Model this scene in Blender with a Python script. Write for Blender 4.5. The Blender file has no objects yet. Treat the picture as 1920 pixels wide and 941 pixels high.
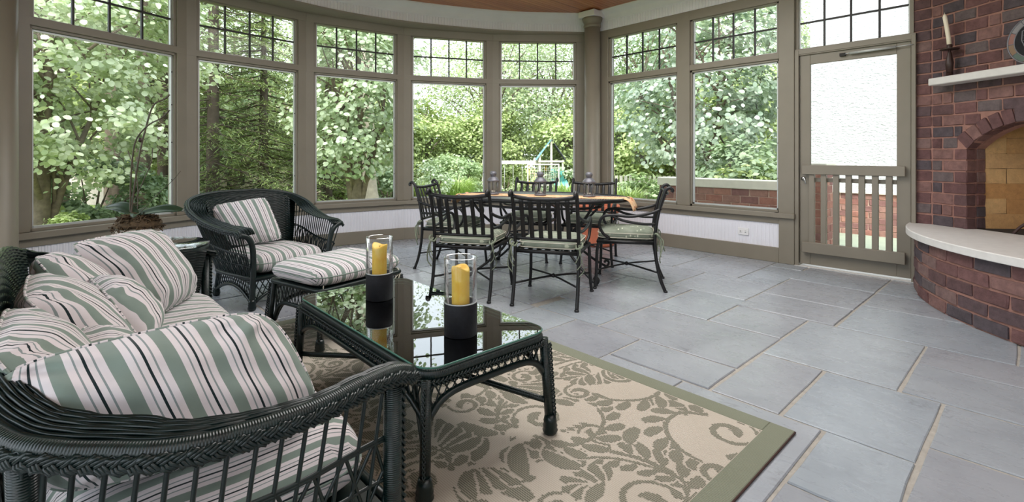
import bpy, bmesh, math, random
import numpy as np
from math import sin, cos, pi, radians, sqrt, atan2, hypot
from mathutils import Vector, Matrix
random.seed(7)
rng = np.random.default_rng(7)
SC = bpy.context.scene
COL = SC.collection
D = bpy.data

# ---------------------------------------------------------------- camera
YAW = radians(42.9)
cam_d = D.cameras.new('camera'); cam = D.objects.new('camera', cam_d); COL.objects.link(cam)
cam.location = (0, 0, 1.2)
cam.rotation_euler = (pi / 2, 0, -YAW)
cam_d.sensor_width = 36.0
cam_d.lens = 925 / 1920 * 36
cam_d.shift_y = -(470.5 - 293) / 1920
cam_d.clip_start = 0.05; cam_d.clip_end = 300
SC.camera = cam

# ---------------------------------------------------------------- world: one even bright overcast sky
w = D.worlds.new('overcast_sky'); SC.world = w; w.use_nodes = True
nt = w.node_tree; nt.nodes.clear()
wo = nt.nodes.new('ShaderNodeOutputWorld'); wb = nt.nodes.new('ShaderNodeBackground')
tc = nt.nodes.new('ShaderNodeTexCoord'); sx = nt.nodes.new('ShaderNodeSeparateXYZ')
rp = nt.nodes.new('ShaderNodeValToRGB')
nt.links.new(tc.outputs['Generated'], sx.inputs[0]); nt.links.new(sx.outputs[2], rp.inputs[0])
rp.color_ramp.elements[0].position = 0.0; rp.color_ramp.elements[0].color = (0.90, 0.95, 1.0, 1)
rp.color_ramp.elements[1].position = 0.6; rp.color_ramp.elements[1].color = (0.80, 0.89, 1.0, 1)
nt.links.new(rp.outputs[0], wb.inputs[0]); wb.inputs[1].default_value = 2.0
nt.links.new(wb.outputs[0], wo.inputs[0])

# ---------------------------------------------------------------- sun through thin cloud
sd = D.lights.new('hazy_sun', 'SUN'); sun = D.objects.new('hazy_sun', sd); COL.objects.link(sun)
sd.energy = 4.2; sd.angle = radians(30); sd.color = (1.0, 0.96, 0.88)
sun.rotation_euler = (radians(33), 0, radians(-52))   # high, from behind the left shoulder of the camera

# ---------------------------------------------------------------- big soft fill lights added under the ceiling to brighten the interior, out of frame
def area(name, loc, size, energy, col=(1, 0.985, 0.965), rot=(0, 0, 0)):
    l = D.lights.new(name, 'AREA'); l.shape = 'RECTANGLE'; l.size, l.size_y = size
    l.energy = energy; l.color = col
    o = D.objects.new(name, l); COL.objects.link(o); o.location = loc; o.rotation_euler = rot
    return o
area('fill_light_middle', (3.0, 2.6, 3.25), (3.0, 2.6), 92)
area('fill_light_rear', (1.2, -1.2, 3.2), (3.6, 2.0), 26)

vs = SC.view_settings
SC.display_settings.display_device = 'sRGB'
vs.view_transform = 'Standard'; vs.look = 'None'; vs.exposure = 0.66; vs.gamma = 1.0; vs.use_curve_mapping = False
cy = SC.cycles
cy.use_denoising = True
cy.max_bounces = 8; cy.diffuse_bounces = 4; cy.glossy_bounces = 4; cy.transmission_bounces = 6; cy.transparent_max_bounces = 16
cy.caustics_reflective = False; cy.caustics_refractive = False
cy.sample_clamp_indirect = 6

# ---------------------------------------------------------------- materials
def srgb(r, g, b):
    f = lambda c: (c / 255 / 12.92) if c / 255 <= 0.04045 else ((c / 255 + 0.055) / 1.055) ** 2.4
    return (f(r), f(g), f(b), 1)

class NT:
    def __init__(s, name):
        s.m = D.materials.new(name); s.m.use_nodes = True; s.t = s.m.node_tree; s.t.nodes.clear()
        s.out = s.n('ShaderNodeOutputMaterial')
    def n(s, kind, **kw):
        x = s.t.nodes.new(kind)
        for k, v in kw.items():
            if k[0] == 'i' and k[1:].isdigit(): x.inputs[int(k[1:])].default_value = v
            else: setattr(x, k, v)
        return x
    def l(s, a, b): s.t.links.new(a, b)
    def bsdf(s, **kw):
        b = s.n('ShaderNodeBsdfPrincipled')
        for k, v in kw.items(): b.inputs[k.replace('_', ' ')].default_value = v
        s.l(b.outputs[0], s.out.inputs[0]); return b
    def coord(s, which='Object'): return s.n('ShaderNodeTexCoord').outputs[which]
    def noise(s, vec, scale, detail=3, rough=.55, dist=0):
        x = s.n('ShaderNodeTexNoise'); x.inputs['Scale'].default_value = scale; x.inputs['Detail'].default_value = detail
        x.inputs['Roughness'].default_value = rough; x.inputs['Distortion'].default_value = dist
        if vec is not None: s.l(vec, x.inputs['Vector'])
        return x
    def ramp(s, fac, stops, interp='LINEAR'):
        r = s.n('ShaderNodeValToRGB'); cr = r.color_ramp; cr.interpolation = interp
        while len(cr.elements) < len(stops): cr.elements.new(0.5)
        for e, (p, c) in zip(cr.elements, stops): e.position = p; e.color = c
        s.l(fac, r.inputs[0]); return r
    def mix(s, fac, a, b, mode='MIX'):
        x = s.n('ShaderNodeMix', data_type='RGBA', blend_type=mode)
        for sock, v in ((x.inputs[0], fac), (x.inputs[6], a), (x.inputs[7], b)):
            if hasattr(v, 'default_value'): s.l(v, sock)
            else: sock.default_value = v
        return x.outputs[2]
    def math(s, op, a, b=0.0):
        x = s.n('ShaderNodeMath', operation=op)
        for sock, v in ((x.inputs[0], a), (x.inputs[1], b)):
            if hasattr(v, 'default_value'): s.l(v, sock)
            else: sock.default_value = v
        return x.outputs[0]
    def bump(s, h, b, strength=.3, dist=.01):
        x = s.n('ShaderNodeBump'); x.inputs['Strength'].default_value = strength; x.inputs['Distance'].default_value = dist
        s.l(h, x.inputs['Height']); s.l(x.outputs[0], b.inputs['Normal']); return x
    def scale(s, vec, v):
        x = s.n('ShaderNodeMapping'); x.inputs['Scale'].default_value = v; s.l(vec, x.inputs[0]); return x.outputs[0]

def simple(name, col, rough=.5, var=.08, nscale=8, bump=.0, bscale=60, spec=.5, metallic=0., coat=0.):
    k = NT(name); b = k.bsdf(Roughness=rough, Metallic=metallic)
    b.inputs['Specular IOR Level'].default_value = spec; b.inputs['Coat Weight'].default_value = coat
    c = k.coord(); n = k.noise(c, nscale)
    lo = tuple(max(0, x * (1 - var)) for x in col[:3]) + (1,); hi = tuple(min(1, x * (1 + var)) for x in col[:3]) + (1,)
    r = k.ramp(n.outputs[0], [(.3, lo), (.7, hi)]); k.l(r.outputs[0], b.inputs['Base Color'])
    if bump: k.bump(k.noise(c, bscale, 4).outputs[0], b, bump, .004)
    return k.m

M = {}
M['taupe'] = simple('taupe_paint', srgb(132, 125, 111), .45, .05, 3, .05, 30)
M['white_paint'] = simple('white_paint', srgb(230, 230, 236), .5, .03, 4)
M['black_muntin'] = simple('black_muntin', srgb(26, 22, 22), .5)
M['screen_metal'] = simple('screen_frame_metal', srgb(196, 200, 198), .4, .05, 10, metallic=.3)
M['white_plastic'] = simple('white_plastic', srgb(232, 232, 232), .35, .02)
M['dark_slot'] = simple('dark_slot', srgb(40, 38, 36), .7)
M['chrome'] = simple('chrome', srgb(200, 200, 198), .2, .03, metallic=1.)
M['limestone'] = simple('limestone', srgb(218, 216, 212), .6, .05, 14, .12, 120)
M['cap_stone'] = simple('cap_stone', srgb(226, 220, 206), .8, .05, 10, .1, 90)
M['grout'] = simple('sand_grout', srgb(170, 165, 156), .9, .12, 30, .5, 150)
M['mortar'] = simple('red_mortar', srgb(156, 116, 104), .95, .14, 20, .6, 90)
M['pale_mortar'] = simple('pale_mortar', srgb(190, 160, 146), .95, .12, 20, .5, 90)
M['fire_mortar'] = simple('fireclay_mortar', srgb(110, 92, 72), .95, .15, 20, .4, 90)
M['soot'] = simple('soot', srgb(42, 36, 32), .95, .2, 12)
M['iron'] = simple('black_iron', srgb(15, 15, 16), .4, .15, 30, .05, 200)
M['rust_iron'] = simple('rusty_iron', srgb(62, 40, 36), .6, .3, 30, .2, 100)
M['bronze_iron'] = simple('dark_bronze', srgb(58, 40, 36), .45, .15, 30)
M['wax_white'] = simple('ivory_wax', srgb(238, 228, 206), .4, .03)
M['slate'] = simple('slate_black', srgb(20, 21, 26), .6, .3, 40, .2, 120, .3)
M['lantern'] = simple('grey_lantern_metal', srgb(112, 112, 118), .45, .1, 30, metallic=.4)
M['terracotta'] = simple('terracotta', srgb(205, 118, 88), .8, .1, 8, .1, 60)
M['bark'] = simple('grey_bark', srgb(118, 104, 92), .95, .35, 9, .8, 22)
M['dark_bark'] = simple('dark_spruce_bark', srgb(92, 80, 72), .95, .3, 9, .8, 22)
M['pale_bark'] = simple('pale_bark', srgb(176, 164, 148), .95, .2, 6, .6, 16)
M['moss'] = simple('dry_moss', srgb(78, 62, 42), .95, .5, 60, .6, 90)
M['orchid_leaf'] = simple('orchid_leaf', srgb(38, 56, 38), .3, .2, 10)
M['orchid_stem'] = simple('orchid_stem', srgb(74, 64, 50), .5, .3, 20)
M['basket'] = simple('pale_pot', srgb(170, 160, 146), .8, .1)
M['aqua_plastic'] = simple('aqua_plastic', srgb(120, 205, 210), .4, .04)
M['blue_tarp'] = simple('blue_canvas', srgb(130, 176, 190), .7, .06)
M['dark_tarp'] = simple('dark_canvas', srgb(70, 74, 84), .7, .06)
M['white_wood'] = simple('whitewashed_wood', srgb(214, 206, 196), .7, .06)
M['yellow_plastic'] = simple('yellow_plastic', srgb(236, 196, 70), .4, .05)
M['wire_net'] = simple('wire_net', srgb(190, 190, 190), .5)
M['piping'] = simple('cream_piping', srgb(206, 202, 184), .8)
M['tie'] = simple('sage_tie', srgb(128, 136, 116), .85, .15, 30)
M['binding_edge'] = simple('dark_rug_edge', srgb(70, 44, 38), .9, .2, 40)
M['table_steel'] = simple('table_steel', srgb(140, 142, 146), .3, .06, 20, metallic=.5)
M['glass_edge'] = simple('green_glass_edge', srgb(60, 110, 95), .15, .05)
M['house_paint'] = simple('house_paint', srgb(224, 206, 196), .8)
M['house_roof'] = simple('house_roof', srgb(150, 120, 110), .9, .2)
M['wick'] = simple('wick', srgb(40, 34, 30), .9)

def mk_wicker():
    k = NT('dark_green_wicker'); b = k.bsdf(Roughness=.3)
    b.inputs['Specular IOR Level'].default_value = .55
    c = k.coord(); n = k.noise(c, 40)
    r = k.ramp(n.outputs[0], [(.3, srgb(6, 20, 19)), (.7, srgb(17, 36, 34))]); k.l(r.outputs[0], b.inputs['Base Color'])
    uv = k.n('ShaderNodeUVMap'); sp = k.n('ShaderNodeSeparateXYZ'); k.l(uv.outputs[0], sp.inputs[0])
    wv = k.math('SINE', k.math('MULTIPLY', sp.outputs[1], 2 * pi / .0055))
    k.bump(wv, b, .28, .002)
    return k.m
M['wicker'] = mk_wicker()
M['lit_reed'] = simple('lit_green_reed', srgb(46, 60, 58), .4, .2, 30)  # lighter copy of the strand reed, painting light onto the coffee table weave
M['strand'] = simple('dark_green_reed', srgb(10, 27, 26), .3, .25, 30)

def mk_stripe():
    k = NT('striped_canvas'); b = k.bsdf(Roughness=.85)
    b.inputs['Specular IOR Level'].default_value = .2; b.inputs['Sheen Weight'].default_value = .15
    uv = k.n('ShaderNodeUVMap'); sp = k.n('ShaderNodeSeparateXYZ'); k.l(uv.outputs[0], sp.inputs[0])
    f = k.math('FRACT', sp.outputs[0])
    G, W, L, K = srgb(130, 145, 136), srgb(224, 216, 218), srgb(140, 150, 150), srgb(26, 42, 44)
    st = [(0, G), (.27, W), (.415, L), (.455, W), (.58, K), (.64, W), (.755, L), (.80, W), (.955, G)]
    r = k.ramp(f, st, 'CONSTANT')
    ch = k.n('ShaderNodeTexChecker'); ch.inputs['Scale'].default_value = 1.0
    n = k.noise(k.coord(), 25, 3)
    col = k.mix(.25, r.outputs[0], k.ramp(n.outputs[0], [(.3, (.72, .72, .72, 1)), (.7, (1, 1, 1, 1))]).outputs[0], 'MULTIPLY')
    k.l(col, b.inputs['Base Color'])
    wn = k.noise(k.coord(), 420, 2); k.bump(wn.outputs[0], b, .08, .002)
    return k.m
M['stripe'] = mk_stripe()

def mk_sage():
    k = NT('sage_leaf_print'); b = k.bsdf(Roughness=.85); b.inputs['Specular IOR Level'].default_value = .2
    c = k.coord()
    v = k.n('ShaderNodeTexVoronoi'); v.inputs['Scale'].default_value = 11; v.feature = 'DISTANCE_TO_EDGE'
    k.l(k.scale(c, (1.0, 2.6, 1.4)), v.inputs['Vector'])
    v2 = k.n('ShaderNodeTexVoronoi'); v2.inputs['Scale'].default_value = 9
    k.l(k.scale(c, (1.0, 3.0, 1.6)), v2.inputs['Vector'])
    n = k.noise(c, 9)
    base = k.ramp(n.outputs[0], [(.3, srgb(120, 128, 112)), (.7, srgb(146, 153, 138))])
    mask = k.ramp(v2.outputs['Distance'], [(.16, (1, 1, 1, 1)), (.22, (0, 0, 0, 1))])
    k.l(k.mix(mask.outputs[0], base.outputs[0], srgb(196, 200, 178)), b.inputs['Base Color'])
    return k.m
M['sage'] = mk_sage()

def mk_brick(name, cols, bscale=35, rough=.85, mottle=.55):
    k = NT(name); b = k.bsdf(Roughness=rough); b.inputs['Specular IOR Level'].default_value = .25
    oi = k.n('ShaderNodeObjectInfo')
    n0 = len(cols)
    r = k.ramp(oi.outputs['Random'], [(i / n0, c) for i, c in enumerate(cols)], 'CONSTANT')
    g = k.coord('Object')
    geo = k.n('ShaderNodeNewGeometry')
    n = k.noise(geo.outputs['Position'], 16, 5, .65)
    n2 = k.noise(geo.outputs['Position'], 60, 4, .7)
    c1 = k.mix(mottle, r.outputs[0], k.ramp(n.outputs[0], [(.3, (.5, .48, .5, 1)), (.68, (1.35, 1.32, 1.3, 1))]).outputs[0], 'MULTIPLY')
    c2 = k.mix(.35, c1, k.ramp(n2.outputs[0], [(.25, (.35, .33, .35, 1)), (.45, (1, 1, 1, 1))]).outputs[0], 'MULTIPLY')
    k.l(c2, b.inputs['Base Color'])
    k.bump(n2.outputs[0], b, .5, .006)
    return k.m
M['brick'] = mk_brick('old_red_brick', [srgb(114, 84, 82), srgb(94, 78, 80), srgb(128, 98, 93), srgb(86, 78, 82), srgb(104, 77, 76), srgb(104, 93, 93), srgb(124, 101, 97), srgb(98, 76, 76)])
M['brick_out'] = mk_brick('garden_brick', [srgb(164, 116, 104), srgb(150, 106, 98), srgb(174, 128, 114), srgb(144, 106, 102), srgb(160, 122, 112)], mottle=.35)
M['firebrick'] = mk_brick('yellow_firebrick', [srgb(206, 164, 112), srgb(214, 176, 124), srgb(196, 150, 98), srgb(208, 170, 122)], mottle=.3)

def mk_stone():
    k = NT('bluestone'); b = k.bsdf(Roughness=.42); b.inputs['Specular IOR Level'].default_value = .5
    oi = k.n('ShaderNodeObjectInfo')
    r = k.ramp(oi.outputs['Random'], [(0, srgb(148, 157, 166)), (.35, srgb(160, 167, 173)), (.6, srgb(151, 154, 160)), (1, srgb(166, 171, 177))])
    geo = k.n('ShaderNodeNewGeometry'); p = geo.outputs['Position']
    n = k.noise(p, 2.2, 5, .6, .6); n2 = k.noise(k.scale(p, (1, .45, 1)), 14, 6, .65, .4); n3 = k.noise(k.scale(p, (1., .28, 1)), 7, 3, .6, 1.2)
    c1 = k.mix(.5, r.outputs[0], k.ramp(n.outputs[0], [(.3, (.68, .68, .71, 1)), (.7, (1.14, 1.14, 1.13, 1))]).outputs[0], 'MULTIPLY')
    crack = k.ramp(n3.outputs[0], [(.485, (1, 1, 1, 1)), (.497, (.62, .6, .6, 1)), (.503, (.62, .6, .6, 1)), (.512, (1, 1, 1, 1))])
    msk = k.ramp(k.noise(p, 1.7, 2).outputs[0], [(.5, (0, 0, 0, 1)), (.6, (1, 1, 1, 1))])
    c2 = k.mix(k.math('MULTIPLY', msk.outputs[0], .55), c1, crack.outputs[0], 'MULTIPLY')
    k.l(c2, b.inputs['Base Color'])
    k.l(k.ramp(n2.outputs[0], [(.3, (.2, .2, .2, 1)), (.7, (.40, .40, .40, 1))]).outputs[0], b.inputs['Roughness'])
    k.bump(n2.outputs[0], b, .25, .01)
    return k.m
M['stone'] = mk_stone()

def mk_stucco():
    k = NT('white_stucco'); b = k.bsdf(Roughness=.95); b.inputs['Base Color'].default_value = srgb(222, 222, 224)
    geo = k.n('ShaderNodeNewGeometry'); n = k.noise(k.scale(geo.outputs['Position'], (1, 1, 2)), 14, 5, .6)
    k.bump(n.outputs[0], b, .9, .06); return k.m
M['stucco'] = mk_stucco()

def mk_wood():
    k = NT('red_cedar_ceiling'); b = k.bsdf(Roughness=.3); b.inputs['Specular IOR Level'].default_value = .5
    geo = k.n('ShaderNodeNewGeometry'); p = geo.outputs['Position']
    n = k.noise(k.scale(p, (.6, 17, 1)), 1.0, 2); n2 = k.noise(k.scale(p, (2, 60, 1)), 2.0, 5, .6, .5)
    r = k.ramp(n.outputs[0], [(.25, srgb(150, 84, 54)), (.5, srgb(182, 112, 74)), (.75, srgb(200, 134, 90))])
    k.l(k.mix(.5, r.outputs[0], k.ramp(n2.outputs[0], [(.3, (.6, .55, .5, 1)), (.7, (1.1, 1.1, 1.1, 1))]).outputs[0], 'MULTIPLY'), b.inputs['Base Color'])
    return k.m
M['cedar'] = mk_wood()

def mk_glass(name, tint=(1, 1, 1, 1), base=.03, edge=.5):
    k = NT(name)
    lw = k.n('ShaderNodeLayerWeight'); lw.inputs[0].default_value = .25
    tr = k.n('ShaderNodeBsdfTransparent'); tr.inputs[0].default_value = tint
    gl = k.n('ShaderNodeBsdfGlossy'); gl.inputs['Roughness'].default_value = .01
    mx = k.n('ShaderNodeMixShader')
    f = k.math('ADD', k.math('MULTIPLY', lw.outputs['Fresnel'], edge), base)
    k.l(f, mx.inputs[0]); k.l(tr.outputs[0], mx.inputs[1]); k.l(gl.outputs[0], mx.inputs[2]); k.l(mx.outputs[0], k.out.inputs[0])
    return k.m
M['pane'] = mk_glass('window_glass', (.97, .985, .98, 1), .005, .12)
M['clear_glass'] = mk_glass('clear_glass', (.97, .98, .98, 1), .02, .55)
M['table_glass'] = mk_glass('table_glass', (.9, .96, .94, 1), .2, 1.2)

def mk_candle():
    k = NT('yellow_wax'); b = k.bsdf(Roughness=.45)
    b.inputs['Subsurface Weight'].default_value = .25; b.inputs['Subsurface Radius'].default_value = (.02, .012, .004)
    n = k.noise(k.coord(), 20)
    k.l(k.ramp(n.outputs[0], [(.3, srgb(240, 184, 52)), (.7, srgb(250, 212, 92))]).outputs[0], b.inputs['Base Color']); return k.m
M['yellow_wax'] = mk_candle()

def mk_rug(name, a, bcol, fr=2 * pi / .0085):
    k = NT(name); b = k.bsdf(Roughness=.95); b.inputs['Specular IOR Level'].default_value = .1
    geo = k.n('ShaderNodeNewGeometry'); sp = k.n('ShaderNodeSeparateXYZ'); k.l(geo.outputs['Position'], sp.inputs[0])
    sxx = k.math('SINE', k.math('MULTIPLY', sp.outputs[0], fr)); syy = k.math('SINE', k.math('MULTIPLY', sp.outputs[1], fr))
    f = k.math('ADD', k.math('MULTIPLY', k.math('ADD', k.math('MULTIPLY', sxx, .6), k.math('MULTIPLY', k.math('MULTIPLY', sxx, syy), .6)), .5), .5)
    n = k.noise(geo.outputs['Position'], 2.5, 3)
    c = k.ramp(f, [(.3, a), (.7, bcol)])
    k.l(k.mix(.4, c.outputs[0], k.ramp(n.outputs[0], [(.3, (.85, .83, .8, 1)), (.7, (1.05, 1.05, 1.05, 1))]).outputs[0], 'MULTIPLY'), b.inputs['Base Color'])
    k.bump(f, b, .3, .003); return k.m
M['rug_field'] = mk_rug('beige_rug_field', srgb(196, 187, 174), srgb(178, 169, 156))
M['rug_motif'] = mk_rug('olive_rug_motif', srgb(96, 97, 84), srgb(160, 155, 141))
M['rug_border'] = mk_rug('sage_rug_border', srgb(138, 141, 124), srgb(118, 122, 106))

def mk_runner():
    k = NT('orange_runner'); b = k.bsdf(Roughness=.8)
    c = k.coord(); v = k.n('ShaderNodeTexVoronoi'); v.inputs['Scale'].default_value = 24; k.l(c, v.inputs['Vector'])
    n = k.noise(c, 14, 4)
    r = k.ramp(n.outputs[0], [(.30, srgb(190, 110, 84)), (.42, srgb(226, 178, 132)), (.7, srgb(236, 206, 166))])
    k.l(k.mix(k.ramp(v.outputs['Distance'], [(.2, (.8, .8, .8, 1)), (.3, (0, 0, 0, 1))]).outputs[0], r.outputs[0], srgb(196, 96, 56)), b.inputs['Base Color'])
    return k.m
M['runner'] = mk_runner()

def mk_leaf(name, cols, trans=.3, rough=.38, spec=.7):
    k = NT(name)
    uv = k.n('ShaderNodeUVMap'); sp = k.n('ShaderNodeSeparateXYZ'); k.l(uv.outputs[0], sp.inputs[0])
    oi = k.n('ShaderNodeObjectInfo')
    f = k.math('FRACT', k.math('ADD', sp.outputs[0], k.math('MULTIPLY', oi.outputs['Random'], .999)))
    n0 = len(cols)
    r = k.ramp(f, [(i / (n0 - 1), c) for i, c in enumerate(cols)])
    b = k.n('ShaderNodeBsdfPrincipled'); b.inputs['Roughness'].default_value = rough; b.inputs['Specular IOR Level'].default_value = spec
    t = k.n('ShaderNodeBsdfTranslucent'); mx = k.n('ShaderNodeMixShader'); mx.inputs[0].default_value = trans
    k.l(r.outputs[0], b.inputs['Base Color'])
    k.l(k.mix(1.0, r.outputs[0], (1.05, 1.08, .82, 1), 'MULTIPLY'), t.inputs[0])
    k.l(b.outputs[0], mx.inputs[1]); k.l(t.outputs[0], mx.inputs[2]); k.l(mx.outputs[0], k.out.inputs[0])
    return k.m
M['leaf_bright'] = mk_leaf('bright_leaf', [srgb(150, 168, 124), srgb(198, 208, 178), srgb(222, 228, 208), srgb(168, 184, 138)])
M['leaf_mid'] = mk_leaf('mid_leaf', [srgb(138, 158, 122), srgb(182, 196, 164), srgb(208, 218, 194), srgb(150, 170, 130)])
M['leaf_grey'] = mk_leaf('grey_green_leaf', [srgb(130, 150, 130), srgb(174, 190, 170), srgb(206, 216, 202), srgb(146, 166, 128)])
M['leaf_forest'] = mk_leaf('forest_leaf', [srgb(150, 168, 120), srgb(182, 196, 146), srgb(204, 214, 172), srgb(136, 156, 110)])
M['leaf_dark'] = mk_leaf('dark_forest_leaf', [srgb(118, 140, 98), srgb(146, 166, 116), srgb(164, 180, 136), srgb(108, 130, 92)])
M['leaf_yellow'] = mk_leaf('yellow_green_leaf', [srgb(158, 176, 112), srgb(190, 202, 142), srgb(172, 188, 128)])
M['needle'] = mk_leaf('spruce_needles', [srgb(102, 122, 84), srgb(138, 152, 100), srgb(160, 172, 112), srgb(112, 132, 92)], .2, .7, .2)
M['shrub_leaf'] = mk_leaf('shrub_leaf', [srgb(122, 144, 112), srgb(150, 170, 134), srgb(176, 192, 158)])
M['pale_shrub'] = mk_leaf('pale_shrub_leaf', [srgb(146, 168, 122), srgb(176, 194, 150), srgb(160, 182, 134)])
M['grass_blade'] = mk_leaf('grass_blade', [srgb(150, 176, 96), srgb(186, 204, 130), srgb(170, 188, 122)])

def mk_ground():
    k = NT('garden_ground'); b = k.bsdf(Roughness=1.0); b.inputs['Specular IOR Level'].default_value = .1
    geo = k.n('ShaderNodeNewGeometry'); p = geo.outputs['Position']
    n = k.noise(p, .35, 3); n2 = k.noise(p, 14, 5, .7)
    mulch = k.ramp(n2.outputs[0], [(.3, srgb(92, 74, 62)), (.7, srgb(168, 146, 126))])
    lawn = k.ramp(n2.outputs[0], [(.3, srgb(104, 132, 68)), (.7, srgb(158, 182, 110))])
    k.l(k.mix(k.ramp(n.outputs[0], [(.42, (0, 0, 0, 1)), (.5, (1, 1, 1, 1))]).outputs[0], mulch.outputs[0], lawn.outputs[0]), b.inputs['Base Color'])
    k.bump(n2.outputs[0], b, .6, .05); return k.m
M['ground'] = mk_ground()
M['patio'] = simple('pale_patio', srgb(152, 160, 142), .8, .08, 3)

def mk_stained():
    k = NT('stained_glass'); b = k.bsdf(Roughness=.25)
    oi = k.n('ShaderNodeObjectInfo')
    k.l(k.ramp(oi.outputs['Random'], [(0, srgb(120, 92, 60)), (.25, srgb(70, 92, 80)), (.5, srgb(110, 108, 108)), (.75, srgb(128, 78, 62))], 'CONSTANT').outputs[0], b.inputs['Base Color']); return k.m
M['stained'] = mk_stained()

# ---------------------------------------------------------------- mesh helpers
class MB:
    def __init__(s): s.v = []; s.f = []; s.uv = []; s.sm = []
    def add(s, vs, fs, uv=None, smooth=True):
        o = len(s.v); s.v.extend([tuple(p) for p in vs]); s.uv.extend(uv if uv else [(0, 0)] * len(vs))
        s.f.extend([tuple(i + o for i in f) for f in fs]); s.sm.extend([smooth] * len(fs)); return s
    def hexa(s, c, smooth=False):
        return s.add(c, [(0, 3, 2, 1), (4, 5, 6, 7), (0, 1, 5, 4), (1, 2, 6, 5), (2, 3, 7, 6), (3, 0, 4, 7)], None, smooth)
    def box(s, c, d, rz=0, T=None):
        x, y, z = d[0] / 2, d[1] / 2, d[2] / 2; pts = []
        for dz in (-z, z):
            for dx, dy in ((-x, -y), (x, -y), (x, y), (-x, y)):
                p = (c[0] + dx * cos(rz) - dy * sin(rz), c[1] + dx * sin(rz) + dy * cos(rz), c[2] + dz)
                pts.append(T(p) if T else p)
        return s.hexa(pts)
    def span(s, fb, s0, s1, o0, o1, z0, z1):
        return s.hexa([fb(s0, o0, z0), fb(s1, o0, z0), fb(s1, o1, z0), fb(s0, o1, z0), fb(s0, o0, z1), fb(s1, o0, z1), fb(s1, o1, z1), fb(s0, o1, z1)])
    def prism(s, poly, z0, z1):
        n = len(poly); vs = [(x, y, z0) for x, y in poly] + [(x, y, z1) for x, y in poly]
        fs = [tuple(range(n - 1, -1, -1)), tuple(range(n, 2 * n))] + [(i, (i + 1) % n, n + (i + 1) % n, n + i) for i in range(n)]
        return s.add(vs, fs, None, False)
    def tube(s, pts, r, n=8, closed=False, cap=True, flat=None):
        P = [Vector(p) for p in pts]; m = len(P)
        R = r if hasattr(r, '__len__') else [r] * m
        T = []
        for i in range(m):
            a = P[(i - 1) % m] if (closed or i > 0) else P[i]; b = P[(i + 1) % m] if (closed or i < m - 1) else P[i]
            t = b - a; T.append(t.normalized() if t.length > 1e-9 else Vector((0, 0, 1)))
        up = Vector((0, 0, 1)) if abs(T[0].z) < .9 else Vector((1, 0, 0))
        N = (up - T[0] * up.dot(T[0])).normalized(); vs = []; uv = []; L = 0
        for i in range(m):
            if i:
                N = N - T[i] * N.dot(T[i]); N = N.normalized() if N.length > 1e-6 else Vector((1, 0, 0)); L += (P[i] - P[i - 1]).length
            B = T[i].cross(N)
            for k in range(n):
                a = 2 * pi * k / n; ca, sa = cos(a), sin(a)
                if flat: sa *= flat
                vs.append(P[i] + (N * ca + B * sa) * R[i]); uv.append((k / n, L))
        fs = []
        for i in range(m if closed else m - 1):
            j = (i + 1) % m
            for k in range(n): fs.append((i * n + k, i * n + (k + 1) % n, j * n + (k + 1) % n, j * n + k))
        if cap and not closed: fs.append(tuple(range(n - 1, -1, -1))); fs.append(tuple((m - 1) * n + k for k in range(n)))
        return s.add(vs, fs, uv, True)
    def lathe(s, prof, n=24, c=(0, 0, 0), cap=True):
        vs = []; uv = []; L = 0
        for i, (r, z) in enumerate(prof):
            if i: L += hypot(r - prof[i - 1][0], z - prof[i - 1][1])
            for k in range(n): a = 2 * pi * k / n; vs.append((c[0] + r * cos(a), c[1] + r * sin(a), c[2] + z)); uv.append((k / n, L))
        fs = [(i * n + k, i * n + (k + 1) % n, (i + 1) * n + (k + 1) % n, (i + 1) * n + k) for i in range(len(prof) - 1) for k in range(n)]
        if cap:
            if prof[0][0] > 1e-5: fs.append(tuple(range(n - 1, -1, -1)))
            if prof[-1][0] > 1e-5: fs.append(tuple((len(prof) - 1) * n + k for k in range(n)))
        return s.add(vs, fs, uv, True)
    def grid(s, fn, nu, nv, uvf=None, flip=False):
        vs = []; uv = []
        for j in range(nv + 1):
            for i in range(nu + 1): vs.append(fn(i / nu, j / nv)); uv.append(uvf(i / nu, j / nv) if uvf else (i / nu, j / nv))
        fs = []
        for j in range(nv):
            for i in range(nu):
                a = j * (nu + 1) + i; q = (a, a + 1, a + nu + 2, a + nu + 1); fs.append(q[::-1] if flip else q)
        return s.add(vs, fs, uv, True)
    def build(s, name, mat, parent=None, off=None, kind=None, label=None, bev=0, subsurf=0):
        me = D.meshes.new(name)
        v = s.v
        if off is not None: v = [(p[0] - off[0], p[1] - off[1], p[2] - off[2]) for p in v]
        me.from_pydata([tuple(p) for p in v], [], s.f)
        me.polygons.foreach_set('use_smooth', s.sm)
        if any(u != (0, 0) for u in s.uv):
            ul = me.uv_layers.new(name='UVMap'); idx = np.zeros(len(me.loops), dtype=np.int32); me.loops.foreach_get('vertex_index', idx)
            ul.data.foreach_set('uv', np.array(s.uv, dtype=np.float32)[idx].ravel())
        me.materials.append(M[mat] if isinstance(mat, str) else mat); me.update()
        o = D.objects.new(name, me); COL.objects.link(o)
        if parent: o.parent = parent
        if kind: o['kind'] = kind
        if label: o['label'] = label
        if bev:
            bm = o.modifiers.new('bevel', 'BEVEL'); bm.width = bev; bm.segments = 1; bm.limit_method = 'ANGLE'
        if subsurf:
            sm = o.modifiers.new('sub', 'SUBSURF'); sm.levels = sm.render_levels = subsurf
        return o

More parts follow.
